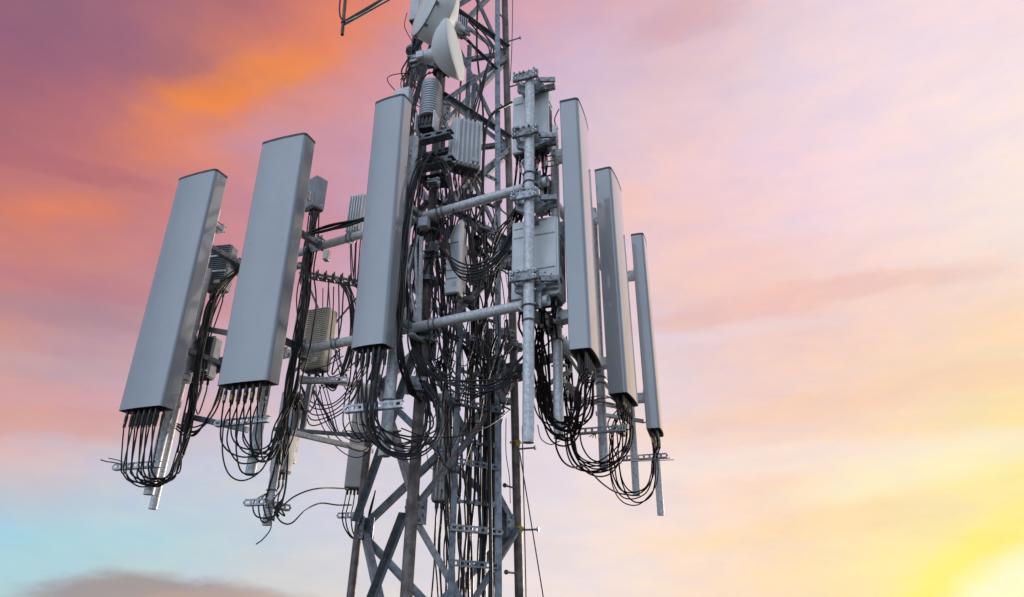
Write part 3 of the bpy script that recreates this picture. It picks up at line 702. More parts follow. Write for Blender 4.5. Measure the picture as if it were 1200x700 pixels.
# cabinets behind the bare pole
def cabinet(p_bl, p_tl, p_br, dep, label, lines, off):
    a, b = L(*p_bl, off), L(*p_br, off); z0 = min(a.z, b.z); z0 = (a.z+b.z)/2; Hh = L(*p_tl, off).z-z0
    W = (Vector((b.x, b.y, 0))-Vector((a.x, a.y, 0))).length; base = Vector(((a.x+b.x)/2, (a.y+b.y)/2, z0))
    an = math.atan2(LS.y, LS.x); t = thing('radio_cabinet', label, 'radio cabinet', base, (0, 0, an))
    MB().box((0, dep/2, Hh/2), (W, dep, Hh), None, .010).build('housing', M_RRU, t)
    mb = MB()
    for (x0, x1, z) in lines: mb.box(((x0+x1)/2*W, -.002, z*Hh), ((x1-x0)*W, .008, .006))
    mb.build('cover_seam', M_BRKT, t)
    mb = MB()
    for (x, z) in ((.1, .22), (.25, .22), (.1, .28), (.25, .28), (.38, .25)): mb.cyl((x*W, .004, z*Hh), (x*W, -.004, z*Hh), .006, n=8)
    mb.build('screw', M_BLACK, t)
    # side door with its cut-outs
    MB().box((W/2+.006, dep*.5, Hh*.5), (.012, dep*.94, Hh*.96), None, .003).build('side_cover', M_DISH, t)
    mb = MB()
    for (y, z, w_, h_) in ((.3, .55, .02, .34), (.55, .62, .03, .12), (.55, .40, .03, .16), (.3, .2, .05, .05), (.75, .5, .015, .4), (.5, .78, .1, .01)): mb.box((W/2+.014, dep*y, Hh*z), (.006, w_, Hh*h_))
    mb.build('vent', M_DARK, t)
    MB().box((0, dep/2, -.008), (W*.92, dep*.9, .014)).build('connector_plate', M_PLATE, t); cons = []
    Mz = Matrix.Rotation(an, 3, 'Z')
    for i in range(8):
        x, y = (-.42+.12*i)*W, dep*(.3 if i % 2 else .6)
        MB().cyl((x, y, -.012), (x, y, -.075), .014, n=8).build('connector', M_BRASS if i % 3 else M_BLACK, t); cons.append(base+Mz @ Vector((x, y, -.07)))
    mb = MB(); mb.box((0, -.035, Hh*.95), (.10, .07, .05)); mb.box((0, -.035, Hh*.12), (.10, .07, .05)); mb.build('mount_bracket', M_BRKT, t)
    return cons
cabU = cabinet((600, 181), (600, 115), (642, 171), .10, 'upper grey radio cabinet behind the tip of the bare pole', [(-.1, .46, .12), (-.1, .46, .2), (-.45, -.2, .85)], -.36)
cabL = cabinet((598.5, 354), (598.5, 262), (653, 342), .22, 'large grey radio cabinet with pale slotted side behind the bare pole', [(-.45, .46, .78), (-.45, -.25, .9), (.0, .46, .12), (.0, .46, .2), (.0, .46, .34), (.0, .3, .97)], -.36)
# small beige vented case with a round port, above the cabinet
def vent_case():
    b, tp = P(637, 243, 5.15), P(637, 214, 5.15); Hh = tp.z-b.z; t = thing('vented_case', 'small beige perforated case with a round dark port above the cabinet', 'case', b, (0, 0, R_(-20)))
    MB().box((0, .06, Hh/2), (.085, .12, Hh), None, .02).build('housing', M_BEIGE, t); mb = MB()
    for i in range(7):
        for j in range(3): mb.cyl((.0425, .02+.035*j, Hh*(.2+.1*i)), (.0475, .02+.035*j, Hh*(.2+.1*i)), .008, n=8)
    mb.build('perforation', M_PLATE, t); MB().cyl((-.005, .0, Hh*.22), (-.005, -.018, Hh*.22), .026, n=16).build('port', M_BLACK, t)
    b2 = P(635, 212, 5.1); t = thing('end_tube', 'short dark tube end poking right beside the bare pole', 'tube', b2, (0, 0, R_(-20)))
    MB().pipe((-.10, .03, 0), (.04, -.03, .01), .035).build('tube', M_RRUM, t); mb = MB(); uring(mb, (-.03, .0, .005), (.14, -.06, .01), .04, .006); mb.build('band', M_DARK, t)
vent_case()

# ------------------------------------------------------------------ microwave dishes
def dish(cpx, cpy, Y, az, rad, drum, label, conic):
    c = P(cpx, cpy, Y); t = thing('microwave_dish', label, 'dish antenna', c, (R_(-6), 0, R_(az)))
    def lathe(pr, n=48):
        mb = MB(); k = len(pr)
        vs = [Vector((math.cos(2*math.pi*i/n)*r, y, math.sin(2*math.pi*i/n)*r)) for (r, y) in pr for i in range(n)]
        mb.add(vs, [(a*n+i, a*n+(i+1) % n, (a+1)*n+(i+1) % n, (a+1)*n+i) for a in range(k-1) for i in range(n)], True); return mb
    lathe([(.001, -.012), (rad*.5, -.010), (rad*.94, -.003), (rad*.985, .004)]).build('cover', M_DISHF, t)
    if conic:
        lathe([(rad*.985, .004), (rad*1.0, .006), (rad*1.0, .03), (rad*.985, .04), (rad*.91, drum*.34), (rad*.77, drum*.58), (rad*.59, drum*.78), (rad*.42, drum*.92), (rad*.28, drum), (rad*.22, drum+.02), (rad*.22, drum+.06), (.001, drum+.06)]).build('reflector', M_DISH, t)
        hub = drum+.06
    else:
        lathe([(rad*.985, .004), (rad*1.0, .008), (rad*1.0, drum), (rad*.97, drum+.01), (rad*.78, drum+.07), (rad*.45, drum+.12), (rad*.25, drum+.15), (.001, drum+.15)]).build('shroud', M_DISH, t); hub = drum+.15
        lathe([(rad*1.003, .005), (rad*1.014, .007), (rad*1.014, .016), (rad*1.003, .018)]).build('rim_band', M_BRKT, t)
        for i in range(8):
            a = i*math.pi/4+.2; MB().box((math.cos(a)*rad*1.01, .03, math.sin(a)*rad*1.01), (.03, .03, .03), Matrix.Rotation(-a, 3, 'Y')).build('latch', M_BRKT, t)
    mb = MB(); mb.cyl((0, hub, 0), (0, hub+.05, 0), .065, n=16); mb.box((0, hub+.085, 0), (.075, .075, .09), None, .012); mb.build('hub', M_RRU, t)
    mb = MB(); mb.box((.0, hub+.15, .02), (.07, .07, .05), None, .006); mb.box((.035, hub+.13, -.045), (.02, .12, .035), None, .004); mb.box((-.035, hub+.13, -.045), (.02, .12, .035), None, .004)
    for s in (-1, 1): mb.cyl((s*.03, hub+.08, .035), (s*.03, hub+.22, .035), .008, n=6)
    mb.build('mount_bracket', M_BRKT, t)
    MB().box((-.06, hub+.07, -.02), (.045, .08, .09), None, .01).build('feed_box', M_RRU, t)
    return c
d1 = dish(498.5, 9, 5.15, -56, .310, .20, 'upper white drum dish facing left, cut by the top edge', False)
d2 = dish(534, 58, 5.15, 76, .305, .23, 'lower white dish with a conical back, facing right', True)
# pipe with collar carrying the lower dish, in front of the leg
t = wthing('dish_post', 'short dark post with bolted collar holding the two dishes', 'post', P(513, 138, 5.45))
MB().cyl(P(513, 138, 5.45), P(520, -30, 5.45), .034, n=16).build('post', M_LEG, t)
for y in (82, 20):
    p = P(515.5, y, 5.45); mb = MB(); mb.cyl(p-UPZ*.05, p+UPZ*.05, .075, n=16)
    for i in range(7):
        qv = Vector((math.cos(i*.9), math.sin(i*.9), 0)); mb.cyl(p+qv*.06, p+qv*.14, .009, n=6)
    mb.build('collar', M_DARK, t)
    MB().bar(p, P(508 if y > 50 else 512, y-22 if y > 50 else y, 5.3), .06, .05, UPZ, .004).build('arm', M_BRKT, t)
# instrument boxes near the dishes
t = radio(484, 22, -8, 12, 5.9, -20, .09, 'small pale box antenna at the top left edge of the tower', None, M_RRU, 1, 2, (), None, 'antenna')
t = radio(469, 118, 103, 21, 5.25, -22, .10, 'small pale junction box just above the slim panel', None, M_RRU, 1, 2, (), None, 'junction box')
t = radio(541, 37, 21, 14, 5.6, 35, .10, 'small pale electronics box right of the upper dish', 'vertical', M_RRUM, 5, 2, ('front',), None, 'electronics box')

# ------------------------------------------------------------------ slotted equipment rack left of the ribbed radio
t = wthing('equipment_rack', 'stack of dark slotted channels left of the pale ribbed radio', 'rack', P(502, 205, 5.4))
def channel(a, b, h, d, material=M_BRKT):
    a, b = Vector(a), Vector(b); ax = (b-a).normalized(); M = frame(ax, UPZ); ln = (b-a).length; c = (a+b)/2; mb = MB()
    mb.box(c+M @ Vector((0, 0, h*.36)), (ln, .006, h*.28), M); mb.box(c+M @ Vector((0, 0, -h*.36)), (ln, .006, h*.28), M)
    for i in range(4): mb.box(c+M @ Vector((-ln/2+ln*(i+.5)/4, 0, 0)), (ln*.10, .0055, h*.48), M)
    mb.box(c+M @ Vector((0, d/2, h/2)), (ln, d, .006), M); mb.box(c+M @ Vector((0, d/2, -h/2)), (ln, d, .006), M); mb.build('channel', material, t)
channel(P(477, 165, 5.35), P(527, 153, 5.15), .06, .09, M_RACK); channel(P(500, 181, 5.5), P(531, 173, 5.4), .05, .08, M_RACK); channel(P(475, 196, 5.35), P(529, 184, 5.15), .065, .10, M_RACK)
channel(P(492, 210, 5.45), P(520, 205, 5.35), .06, .16, M_DARK)
for (x, y0, y1) in ((497, 150, 215), (519, 150, 205)): MB().bar(P(x, y0, 5.5), P(x, y1, 5.5), .045, .02, (0, 1, 0)).build('upright', M_DARK, t)

# ------------------------------------------------------------------ slotted struts under the antennas
strut(L(161, 546, -.09), LS, .50, 'slotted strut holding the cable loops under the leftmost panel')
strut(L(284, 494, -.09), LS, .52, 'slotted strut holding the cable loops under the wide panel')
strut(L(300, 589, -.50), LS, .20, 'short slotted strut left of the lowest pipe stub'); strut(L(325, 593, -.62), RS, .26, 'short slotted strut right of the lowest pipe stub')
strut(L(438, 477, -.09), LS, .50, 'bright slotted strut across the pipe under the slim panel', h=.055)
strut(P(409, 604, 7.2), LS, .24, 'tiny slotted strut under the pale box antenna')
strut(R(706, 504, -.20), LS, .42, 'slotted strut across the pipe under the nearest right-facing panel')
strut(R(755, 536, -.20), LS, .48, 'slotted strut under the rightmost panel with thin rods'); strut(R(726, 505, -.3), RS, .3, 'slotted strut between the two right-hand pipes')
strut(P(386, 327, 6.6), Vector((1, .35, 0)), .62, 'far slotted pipe arm with black clips between wide and slim panels', h=.06, wd=.06)
zr = P(560, 621, 5.9).z; strut(railA(zr)*.5+railB(zr)*.5-Vector((0, .04, 0)), railB(zr)-railA(zr), .50, 'bright slotted strut across the cable ladder low in the tower')
zr = P(558, 476, 5.9).z; strut(railA(zr)*.5+railB(zr)*.5-Vector((0, .04, 0)), railB(zr)-railA(zr), .54, 'grey slotted angle across the cables in mid tower', mat_=M_GALVB)
strut(P(380, 446, 6.0), Vector((1, -.1, 0)), .45, 'slotted strut on the truss arm between wide and slim panels')

# ------------------------------------------------------------------ small hardware in the core of the tower
def perf(parent, a, b, h, name='rung', material=None):
    a, b = Vector(a), Vector(b); ax = (b-a).normalized(); M = frame(ax, UPZ); ln = (b-a).length; c = (a+b)/2; mb = MB()
    for sg in (1, -1): mb.box(c+M @ Vector((0, 0, sg*h*.36)), (ln, .005, h*.28), M)
    k = max(3, int(ln/.06))
    for i in range(k+1): mb.box(c+M @ Vector((-ln/2+ln*i/k, 0, 0)), (ln/k*.4, .0046, h*.46), M)
    mb.box(c+M @ Vector((0, .022, h/2)), (ln, .045, .004), M); return mb.build(name, material or M_GALV, parent)
for y in (662, 545, 400, 335, 268, 205):
    z = P(560, y, 5.95).z; perf(ladder, railA(z)-Vector((0, .03, 0)), railB(z)-Vector((0, .03, 0)), .05, 'rung', M_GALVB)
for y in (590, 520, 440, 372, 300, 236):
    z = P(560, y, 6.0).z; mb = MB(); a, b = railA(z)+Vector((0, .05, 0)), railB(z)+Vector((0, .05, 0)); mb.bar(a, b, .03, .022, UPZ)
    mb.build('clamp_bar', M_BRKT, ladder)
    for i in range(5):
        c = a.lerp(b, .1+.2*i); MB().box(c-Vector((0, .03, 0)), (.028, .04, .05), None, .004).build('cable_clamp', M_BLACK if i % 2 else M_BRKT, ladder)
def post(px, y0, y1, Y, r, label, material=None):
    t = wthing('pipe_stub', label, 'pipe', P(px, y1, Y)); MB().pipe(P(px, y1, Y), Vector((*P(px, y1, Y).xy, P(px-1, y0, Y).z)), r).build('pipe', material or M_GALVB, t)
post(556, 165, 89, 6.0, .028, 'short grey pipe stub standing right of the lower dish'); post(540, 160, 95, 6.2, .012, 'thin rod standing behind the rounded radio', M_LEG); post(536, 165, 108, 6.3, .009, 'thinnest rod behind the rounded radio', M_LEG)
def bracketry(px, py, Y, w, h, rz, label, material=None):
    c = P(px, py, Y); t = wthing('bolted_bracket', label, 'bracket', c); M = Matrix.Rotation(rz, 3, 'Z'); mb = MB()
    mb.box(c, (w, .012, h), M, .002); mb.box(c+M @ Vector((0, -.035, -h*.3)), (w*.8, .06, .012), M, .002); mb.build('plate', material or M_BRKT, t)
    for sx in (-.36, .36):
        for sz in (-.3, .3): MB().cyl(c+M @ Vector((sx*w, -.03, sz*h)), c+M @ Vector((sx*w, .05, sz*h)), .009, n=6, smooth=False).build('bolt', M_GALV, t)
for a in ((566, 268, 5.9, .16, .09, .5, 'grey bolted plate behind the upper cross pipe near the ladder'), (560, 325, 5.9, .20, .14, -.5, 'large bolted plate under the U loops'), (548, 352, 5.7, .14, .08, .3, 'small bolted plate above the lower cross pipe'),
          (506, 292, 5.45, .14, .16, -.3, 'bolted plate on the front leg below the upper cross pipe'), (472, 322, 5.3, .10, .12, -.4, 'small clamp plate beside the slim panel edge'), (487, 452, 5.3, .17, .16, .2, 'broad bracket on the front leg under the sagging cables'),
          (595, 312, 6.1, .12, .10, .6, 'clamp plate on the right leg beside the cabinet'), (594, 392, 6.1, .16, .12, .4, 'dark clamp plate on the right leg under the lower cross pipe'), (508, 214, 5.3, .12, .10, -.2, 'clamp plate under the slotted rack'), (590, 470, 6.1, .14, .07, .3, 'clamp plate on the right leg near the bare pole end'),
          (655, 425, 5.5, .10, .10, .8, 'bracket between two pipes under the nearest right-facing panel'), (672, 458, 6.0, .12, .09, .9, 'tilted bracket on the right truss under the panel'), (348, 312, 6.2, .10, .08, -.3, 'clamp plate at the wide panel edge beside the cross pipe'), (357, 418, 6.2, .10, .08, -.3, 'clamp plate at the wide panel edge above the lower pipe')):
    bracketry(*a)
def coil():
    c = P(556, 285, 5.7); t = wthing('cable_coil', 'small round black coil hung between leg and ladder', 'coil', c); M = Matrix.Rotation(.4, 3, 'Z'); mb = MB()
    for k in range(4): mb.tube([c+M @ Vector((math.cos(i*.3927)*(.052+.004*k), -.012*k, math.sin(i*.3927)*(.052+.004*k))) for i in range(17)], .009, 6, False)
    mb.build('winding', M_CABLE, t); MB().cyl(c+Vector((.04, .02, -.05)), c+Vector((.12, .05, -.13)), .02, n=10).build('plug', M_BLACK, t)
coil()
def splice(px, py, Y, label):
    c = P(px, py, Y); t = wthing('cable_splice', label, 'connector', c, 'black connector sleeves in the tower core')
    MB().cyl(c, c+UPZ*.10, .022, .017, 12).build('sleeve', M_BLACK, t); MB().cyl(c-UPZ*.05, c, .012, .02, 10).build('collar', M_DARK, t)
for (x, y) in ((548, 402), (559, 408), (564, 412), (543, 300), (575, 398)): splice(x, y, 5.6, 'fat black connector sleeve standing among cables in the tower core')
for (x, y, Y, w, h, rz, lb) in ((497, 262, 5.2, .09, .10, -.3, 'small grey junction box at the left end of the bare upper pipe'), (531, 232, 5.5, .10, .12, .3, 'small grey junction box under the pale ribbed radio'), (585, 232, 6.0, .07, .10, .2, 'tiny grey junction box on the right ladder rail'), (383, 300, 6.5, .06, .12, -.2, 'small junction box hanging under the cross pipe between two panels')):
    c = P(x, y, Y); t = wthing('junction_box', lb, 'junction box', c); M = Matrix.Rotation(rz, 3, 'Z')
    MB().box(c, (w, .07, h), M, .008).build('housing', M_RRUM, t); MB().box(c+M @ Vector((0, -.038, 0)), (w*.9, .008, h*.9), M, .003).build('lid', M_RRU, t)
for i in range(56):
    x = random.uniform(478, 592); y = random.uniform(205, 400); Y = random.uniform(5.25, 6.1); dx = random.uniform(-16, 16); hh = random.uniform(55, 130)
    cable([P(x, y, Y), P(x+dx*.6+random.uniform(-6, 6), y+hh*.3, Y+.05), P(x+dx, y+hh*.65, Y), P(x+dx*.7+random.uniform(-14, 14), y+hh, Y+.1)], random.choice((.0035, .0045, .006)), 'thin dark cable threading through the tower core', 'thin cables in the tower core', random.choice((M_CABLE, M_CABLEB, M_WIRE)), wob=.03)
for i in range(26):
    x = random.uniform(476, 585); y = random.uniform(395, 530); Y = random.uniform(5.3, 6.1); dx = random.uniform(10, 50)
    cable([P(x, y, Y), P(x+dx*.3, y+random.uniform(10, 28), Y), P(x+dx*.7, y+random.uniform(8, 30), Y), P(x+dx, y-random.uniform(0, 14), Y)], random.choice((.0035, .0045, .006)), 'thin dark cable sagging across the tower core', 'thin sagging cables in the tower core', random.choice((M_CABLE, M_CABLEB)), wob=.03)

# ------------------------------------------------------------------ side arm at the top left
t = wthing('side_arm', 'pipe arm with a short vertical stub at the top left edge', 'arm', P(401, 40, 6.0))
MB().pipe(P(401, 41, 6.0), P(407, -25, 6.0), .020).build('stub_pipe', M_LEG, t)
MB().cyl(P(402, 27, 6.0), P(478, -18, 6.4), .020, n=12).build('arm', M_DARK, t); MB().cyl(P(403, 30, 6.0), P(478, -12, 6.4), .012, n=10).build('arm', M_DARK, t)
mb = MB(); uring(mb, P(403, 27, 6.0), UPZ, .03, .008); mb.build('clamp', M_BRKT, t)

# ------------------------------------------------------------------ cables
def bundle(path, n, spread, r, label, group, material=None, wob=.03, tape=None, ends=.3):
    for i in range(n):
        g = Vector((random.gauss(0, 1), random.gauss(0, 1), random.gauss(0, 1)))*spread
        pts = []
        for k, p in enumerate(path):
            f = ends if k in (0, len(path)-1) else 1.0
            pts.append(Vector(p)+g*f+Vector((random.gauss(0, .35), random.gauss(0, .35), random.gauss(0, .35)))*spread)
        cable(pts, r*random.uniform(.88, 1.12), label, group, material, wob=wob, tape=tape(i) if tape else None)
def rtape(i):
    return [(random.choice((3, 5, 7)), random.choice((M_RED, M_WTAPE, M_RED, M_YEL)))] if random.random() < .75 else None

def jumpers(Pn, strut_px, low_px, gather, up, label, group, plane, r=.0066, spread=.02, material=None):
    """connector -> strut -> hanging loop -> gather point -> up the mast"""
    n = len(Pn['cons'])
    for i, c in enumerate(Pn['cons']):
        f = (c-Pn['base']).dot(Pn['x'])
        f01 = min(1, max(0, f/.45+.5)); fg = f01 if gather[0] > strut_px[0][0] else 1-f01
        s = plane(strut_px[0][0]+(strut_px[1][0]-strut_px[0][0])*f01, strut_px[0][1]+(strut_px[1][1]-strut_px[0][1])*f01, strut_px[2])
        g = jit(plane(*gather), spread*1.3); s = jit(s, .008)
        zlow = plane(low_px[0][0], low_px[0][1], strut_px[2]).z; dep = max(.06, (min(s.z, g.z)-zlow)*random.uniform(low_px[1], 1.05)*(1.08-.25*fg))
        e = UPZ*(dep/.92); arc = []
        for t_ in (.14, .32, .5, .68, .86):
            arc.append(s.lerp(g, t_)-e*math.sin(math.pi*t_)**.75+(s-g)*(.10*math.sin(2*math.pi*t_)))
        pts = [c+UPZ*.01, c-UPZ*.09, s]+[jit(a_, .006) for a_ in arc]+[g]+[jit(plane(*u), spread) for u in up]
        k_ = cable(pts, r*random.uniform(.9, 1.1), label, group, material, wob=.004, tape=rtape(i))
        MB().cyl(UPZ*-.005, UPZ*-.10, .0155, .012, 10).build('boot', M_BLACK, k_)
jumpers(L1, ((137, 548), (186, 541), -.06), ((160, 567), .7), (205, 548, -.28), [(218, 500, -.36), (232, 430, -.40), (244, 370, -.42), (255, 338, -.45)], 'black jumper cable looping under the leftmost panel antenna', 'jumpers under the leftmost panel', L)
jumpers(L2, ((254, 497), (310, 490), -.06), ((290, 556), .45), (330, 500, -.30), [(340, 460, -.40), (349, 400, -.45), (357, 345, -.5), (362, 300, -.6), (368, 250, -.7)], 'black jumper cable looping under the wide panel antenna', 'jumpers under the wide panel', L)
jumpers(L3, ((411, 479), (450, 473), -.06), ((455, 540), .4), (505, 500, -.40), [(500, 460, -.45), (484, 400, -.5), (474, 330, -.5), (476, 260, -.5), (490, 200, -.5)], 'black jumper cable looping under the slim panel antenna', 'jumpers under the slim panel', L)
jumpers(R1, ((672, 455), (690, 450), -.02), ((672, 505), .75), (634, 455, -.40), [(629, 420, -.5), (632, 395, -.5), (636, 368, -.45)], 'brown-black jumper cable looping under the nearest right-facing panel', 'jumpers under the nearest right-facing panel', R, .0066, .03, M_CABLEB)
jumpers(R2, ((726, 505), (744, 500), -.06), ((712, 548), .7), (669, 508, -.45), [(667, 475, -.5), (664, 440, -.5), (660, 400, -.45)], 'brown-black jumper cable looping under the middle right-facing panel', 'jumpers under the middle right-facing panel', R, .0066, .035, M_CABLEB)
jumpers(R3, ((762, 537), (772, 537), -.05), ((752, 585), .75), (720, 545, -.40), [(718, 515, -.45), (722, 490, -.4), (730, 475, -.38)], 'brown-black jumper cable looping under the rightmost panel', 'jumpers under the rightmost panel', R, .0066, .03, M_CABLEB)

# left: cables running down the back edges of the two left panels
bundle([L(258, 330, -.5), L(240, 380, -.45), L(233, 430, -.42), L(222, 490, -.4), L(212, 530, -.35)], 8, .04, .007, 'black cable down the back edge of the leftmost panel', 'cables behind the leftmost panel')
bundle([L(285, 312, -.55), L(262, 332, -.5), L(245, 365, -.45), L(238, 400, -.45)], 6, .03, .007, 'black cable arching from the cross pipe to the leftmost panel', 'cables arching behind the leftmost panel', wob=.02)
bundle([L(205, 500, -.4), L(225, 508, -.45), L(245, 490, -.5), L(258, 455, -.5), L(262, 420, -.5)], 5, .03, .007, 'black cable sagging between the leftmost and the wide panel', 'cables sagging between left panels')
bundle([L(372, 250, -.7), L(362, 290, -.6), L(360, 340, -.5), L(352, 400, -.45), L(342, 450, -.45), L(335, 500, -.5), L(330, 545, -.5)], 8, .035, .007, 'black cable down the back edge of the wide panel', 'cables behind the wide panel')
bundle([L(350, 277, -.45), L(380, 270, -.45), L(405, 263, -.45), L(430, 256, -.5)], 6, .018, .011, 'thick black cable run above the cross pipe between two panels', 'cables along the upper cross pipe', wob=.01)
bundle([L(350, 452, -.5), L(338, 480, -.5), L(330, 505, -.5), L(325, 545, -.55), L(318, 575, -.55), L(312, 588, -.55)], 5, .02, .0075, 'black cable dropping to the lowest slotted strut', 'cables down to the lowest strut')
for i, c in enumerate(rJ['cons']):
    x = 298+i*5.5
    cable([c, c-UPZ*.08, L(x, 588, -.50), L(x+3+i, 604+random.uniform(0, 8), -.5), L(323, 604-i*2, -.52), L(333, 580, -.55), L(337, 540, -.6), L(338, 500, -.6)], .0065, 'thin black cable looped round the lowest slotted strut', 'cables on the lowest strut', wob=.006)
cable([L(330, 594, -.5), L(345, 582, -.55), L(365, 574, -.7), L(385, 572, -1.0), L(408, 573, -1.3)], .0065, 'black cable waving right to the pale box antenna, upper of two')
cable([L(321, 600, -.5), L(330, 612, -.5), L(342, 613, -.55), L(358, 598, -.7), L(375, 590, -1.0), L(395, 592, -1.2), L(412, 592, -1.3)], .0065, 'black cable waving right under the pale box antenna, lower of two')
cable([L(318, 606, -.5), L(317, 620, -.5), L(308, 632, -.5), L(300, 638, -.5)], .005, 'loose black cable tail hanging lowest under the wide panel')
cable([L(150, 547, -.1), L(138, 543, -.05), L(125, 541, 0), L(118, 539, 0)], .005, 'stiff wire end poking left of the leftmost strut', None, M_WIRE)
cable([L(152, 545, -.12), L(140, 540, -.1), L(127, 537, -.05)], .004, 'second stiff wire end poking left of the leftmost strut, upper', None, M_WIRE)
for i in range(5):
    x = 405+i*5
    cable([P(x+2, 572, 7.2), P(x-1, 590, 7.2), P(x-4, 606, 7.2), P(x, 622+i*2, 7.2), P(x+12, 632, 7.2), P(432, 610, 7.1), P(440, 575, 7.0)], .007, 'thin black jumper under the pale box antenna', 'jumpers under the pale box antenna', wob=.015)
# gap between wide and slim panels
GAP = 'thin cables hanging between the wide and slim panels'
for i in range(6):
    x0, dx = random.uniform(370, 404), random.uniform(-22, 20); ym = random.uniform(425, 470); Yd = random.uniform(6.2, 6.7); y0 = random.uniform(322, 340)
    cable([P(x0, y0, Yd), P(x0+dx*.15, y0+(ym-y0)*.35, Yd), P(x0+dx*.5, y0+(ym-y0)*.75, Yd), P(x0+dx*1.0+4, ym+4, Yd), P(x0+dx+random.uniform(14, 30), ym-random.uniform(2, 22), Yd)], random.choice((.005, .006, .0075)), 'thin black cable hanging in the gap between wide and slim panels', GAP, wob=.01)
for i in range(5):
    cable([P(366+i*4, 452, 6.4), P(372+i*6, 490+i*4, 6.4), P(395+i*4, 525-i*7, 6.4), P(425, 535-i*9, 6.4), P(450, 500, 6.2)], .005, 'thin black cable sagging under the truss arm', 'cables under the truss arm', wob=.04)
# black harness beside the slim panel
bundle([P(505, 182, 5.2), P(492, 188, 5.15), P(480, 225, 5.1), P(474, 290, 5.05), P(470, 350, 5.05), P(468, 410, 5.05), P(478, 450, 5.2), P(492, 470, 5.4)], 9, .032, .0072, 'black cable of the thick harness along the slim panel', 'harness along the slim panel', wob=.03)
bundle([P(505, 182, 5.2), P(520, 195, 5.2), P(528, 225, 5.2), P(530, 255, 5.25), P(520, 300, 5.3)], 5, .018, .0075, 'black cable arching down from the slotted rack', 'cables arching from the rack', wob=.02)
bundle([P(492, 200, 5.5), P(486, 250, 5.5), P(490, 310, 5.5), P(484, 370, 5.5), P(490, 430, 5.5), P(505, 470, 5.5)], 5, .045, .0075, 'black cable hanging along the front leg', 'cables along the front leg', wob=.06)
bundle([P(515, 240, 5.55), P(512, 300, 5.5), P(508, 350, 5.5), P(510, 410, 5.6), P(512, 470, 5.7)], 5, .07, .0075, 'black cable crowding the front of the tall narrow radio', 'cables before the narrow radio', wob=.07)
# U-shaped loops between the front leg and the bare pole
for i in range(6):
    d = i*7
    cable([P(516+i*2, 268, 5.2), P(519+i*2, 292+d*.4, 5.1), P(533+i, 306+d*.55, 5.0), P(552, 311+d*.5, 4.95), P(575, 303+d*.55, 4.9), P(592, 283+d*.5, 4.95), P(604, 262+i*3, 5.0)], random.choice((.0065, .008)), 'black cable swung in a U below the upper cross pipe', 'U loops under the upper cross pipe', wob=.02, tape=rtape(i))
for i in range(6):
    d = random.uniform(-1.6, 1.6)
    cable([P(482+i*2, 405+i*4, 5.2), P(500+i*2, 428+i*4, 5.1), P(530, 436+i*4+d*6, 5.0), P(560, 444+i*3+d*7, 4.95), P(585, 440+i*3+d*5, 4.95), P(604, 424+i*4, 5.0), P(622, 405+i*5, 5.1)], random.choice((.006, .0075)), 'black cable slung in a long sag below the lower cross pipe', 'sagging cables under the lower cross pipe', wob=.03)
for i in range(4):
    cable([P(500+i*5, 380, 5.35), P(512+i*7, 420, 5.2), P(530+i*7, 452, 5.15), P(556+i*4, 466-i*2, 5.15), P(582, 440, 5.2), P(590+i*2, 405, 5.3), P(592+i, 375, 5.4)], random.choice((.005, .0065)), 'black cable loop hanging in front of the cable ladder', 'loops before the cable ladder', wob=.04)
# big rings right of the slim panel's pipe
for i in range(4):
    s = 1-i*.09
    pts = [P(430+i*4, 470, 4.95), P(430+i*5, 500*1.0, 4.95), P(446+i*4, 528-i*3, 4.95), P(475, 541-i*6, 5.0), P(503, 530-i*6, 5.05), P(520-i*3, 502, 5.1), P(517-i*3, 474, 5.15), P(500-i*3, 446, 5.2)]
    cable(pts, random.choice((.006, .0075)), 'black cable ring beneath the slim panel crossing the brown leg', 'rings beneath the slim panel', wob=.03)
cable([P(470, 502, 5.0), P(500, 512, 5.1), P(540, 511, 5.3), P(575, 498, 5.6), P(598, 480, 5.9)], .005, 'thin black wire crossing low in front of the braces')
for i in range(4):
    cable([P(415+i*9, 412, 5.0), P(410+i*8, 445, 5.1), P(403+i*9, 470, 5.3), P(402+i*10, 500, 5.5), P(415+i*8, 515, 5.6), P(440+i*4, 510, 5.6), P(470, 505, 5.5)], .006, 'thin black cable wandering behind the slim panel bracket', 'wandering cables behind the slim panel', wob=.05)
# feeders up the tower
FE = 'feeder cables running up inside the tower'
for i in range(17):
    f = random.uniform(.22, .97); dy = random.uniform(.05, .30)
    zt = H+(random.uniform(1.9, 3.3) if random.random() < .75 else random.uniform(3.3, 4.8)); pts = []
    z = H-.6
    while z < zt:
        a, b = railA(z), railB(z); p = a+(b-a)*f+Vector((0, dy, 0)); pts.append(jit(p, .010)); z += .42
    e = pts[-1]; tx = random.choice((-.35, -.25, -.15, .10)); pts += [e+Vector((tx*.15, -.05, .25)), e+Vector((tx*.6, -.2, .40)), e+Vector((tx, -.35, .45))]
    low_p = [Vector((pts[0].x, pts[0].y, zq)) for zq in (H-8, H-3)]
    cable(low_p+pts, random.choice((.008, .011, .014)), 'black feeder cable climbing inside the tower', FE, wob=.02)
bundle([P(545, 700, 6.3), P(540, 600, 6.3), P(547, 480, 6.3), P(552, 400, 6.2), P(556, 300, 6.2), P(560, 220, 6.1), P(553, 205, 5.7)], 4, .035, .008, 'black cable rising to the pale ribbed radio', 'cables to the pale ribbed radio', wob=.03)
bundle([P(532, 700, 6.4), P(525, 610, 6.4), P(520, 590, 6.35)], 6, .03, .008, 'black cable dropping from the large low radio', 'cables from the large low radio', wob=.02)
cable([P(600, 120, 6.1), P(573, 140, 6.0), P(566, 200, 5.9), P(568, 300, 5.9), P(572, 420, 5.9), P(574, 560, 5.9), P(576, 720, 5.9)], .016, 'thick black cable in front of the right ladder rail')
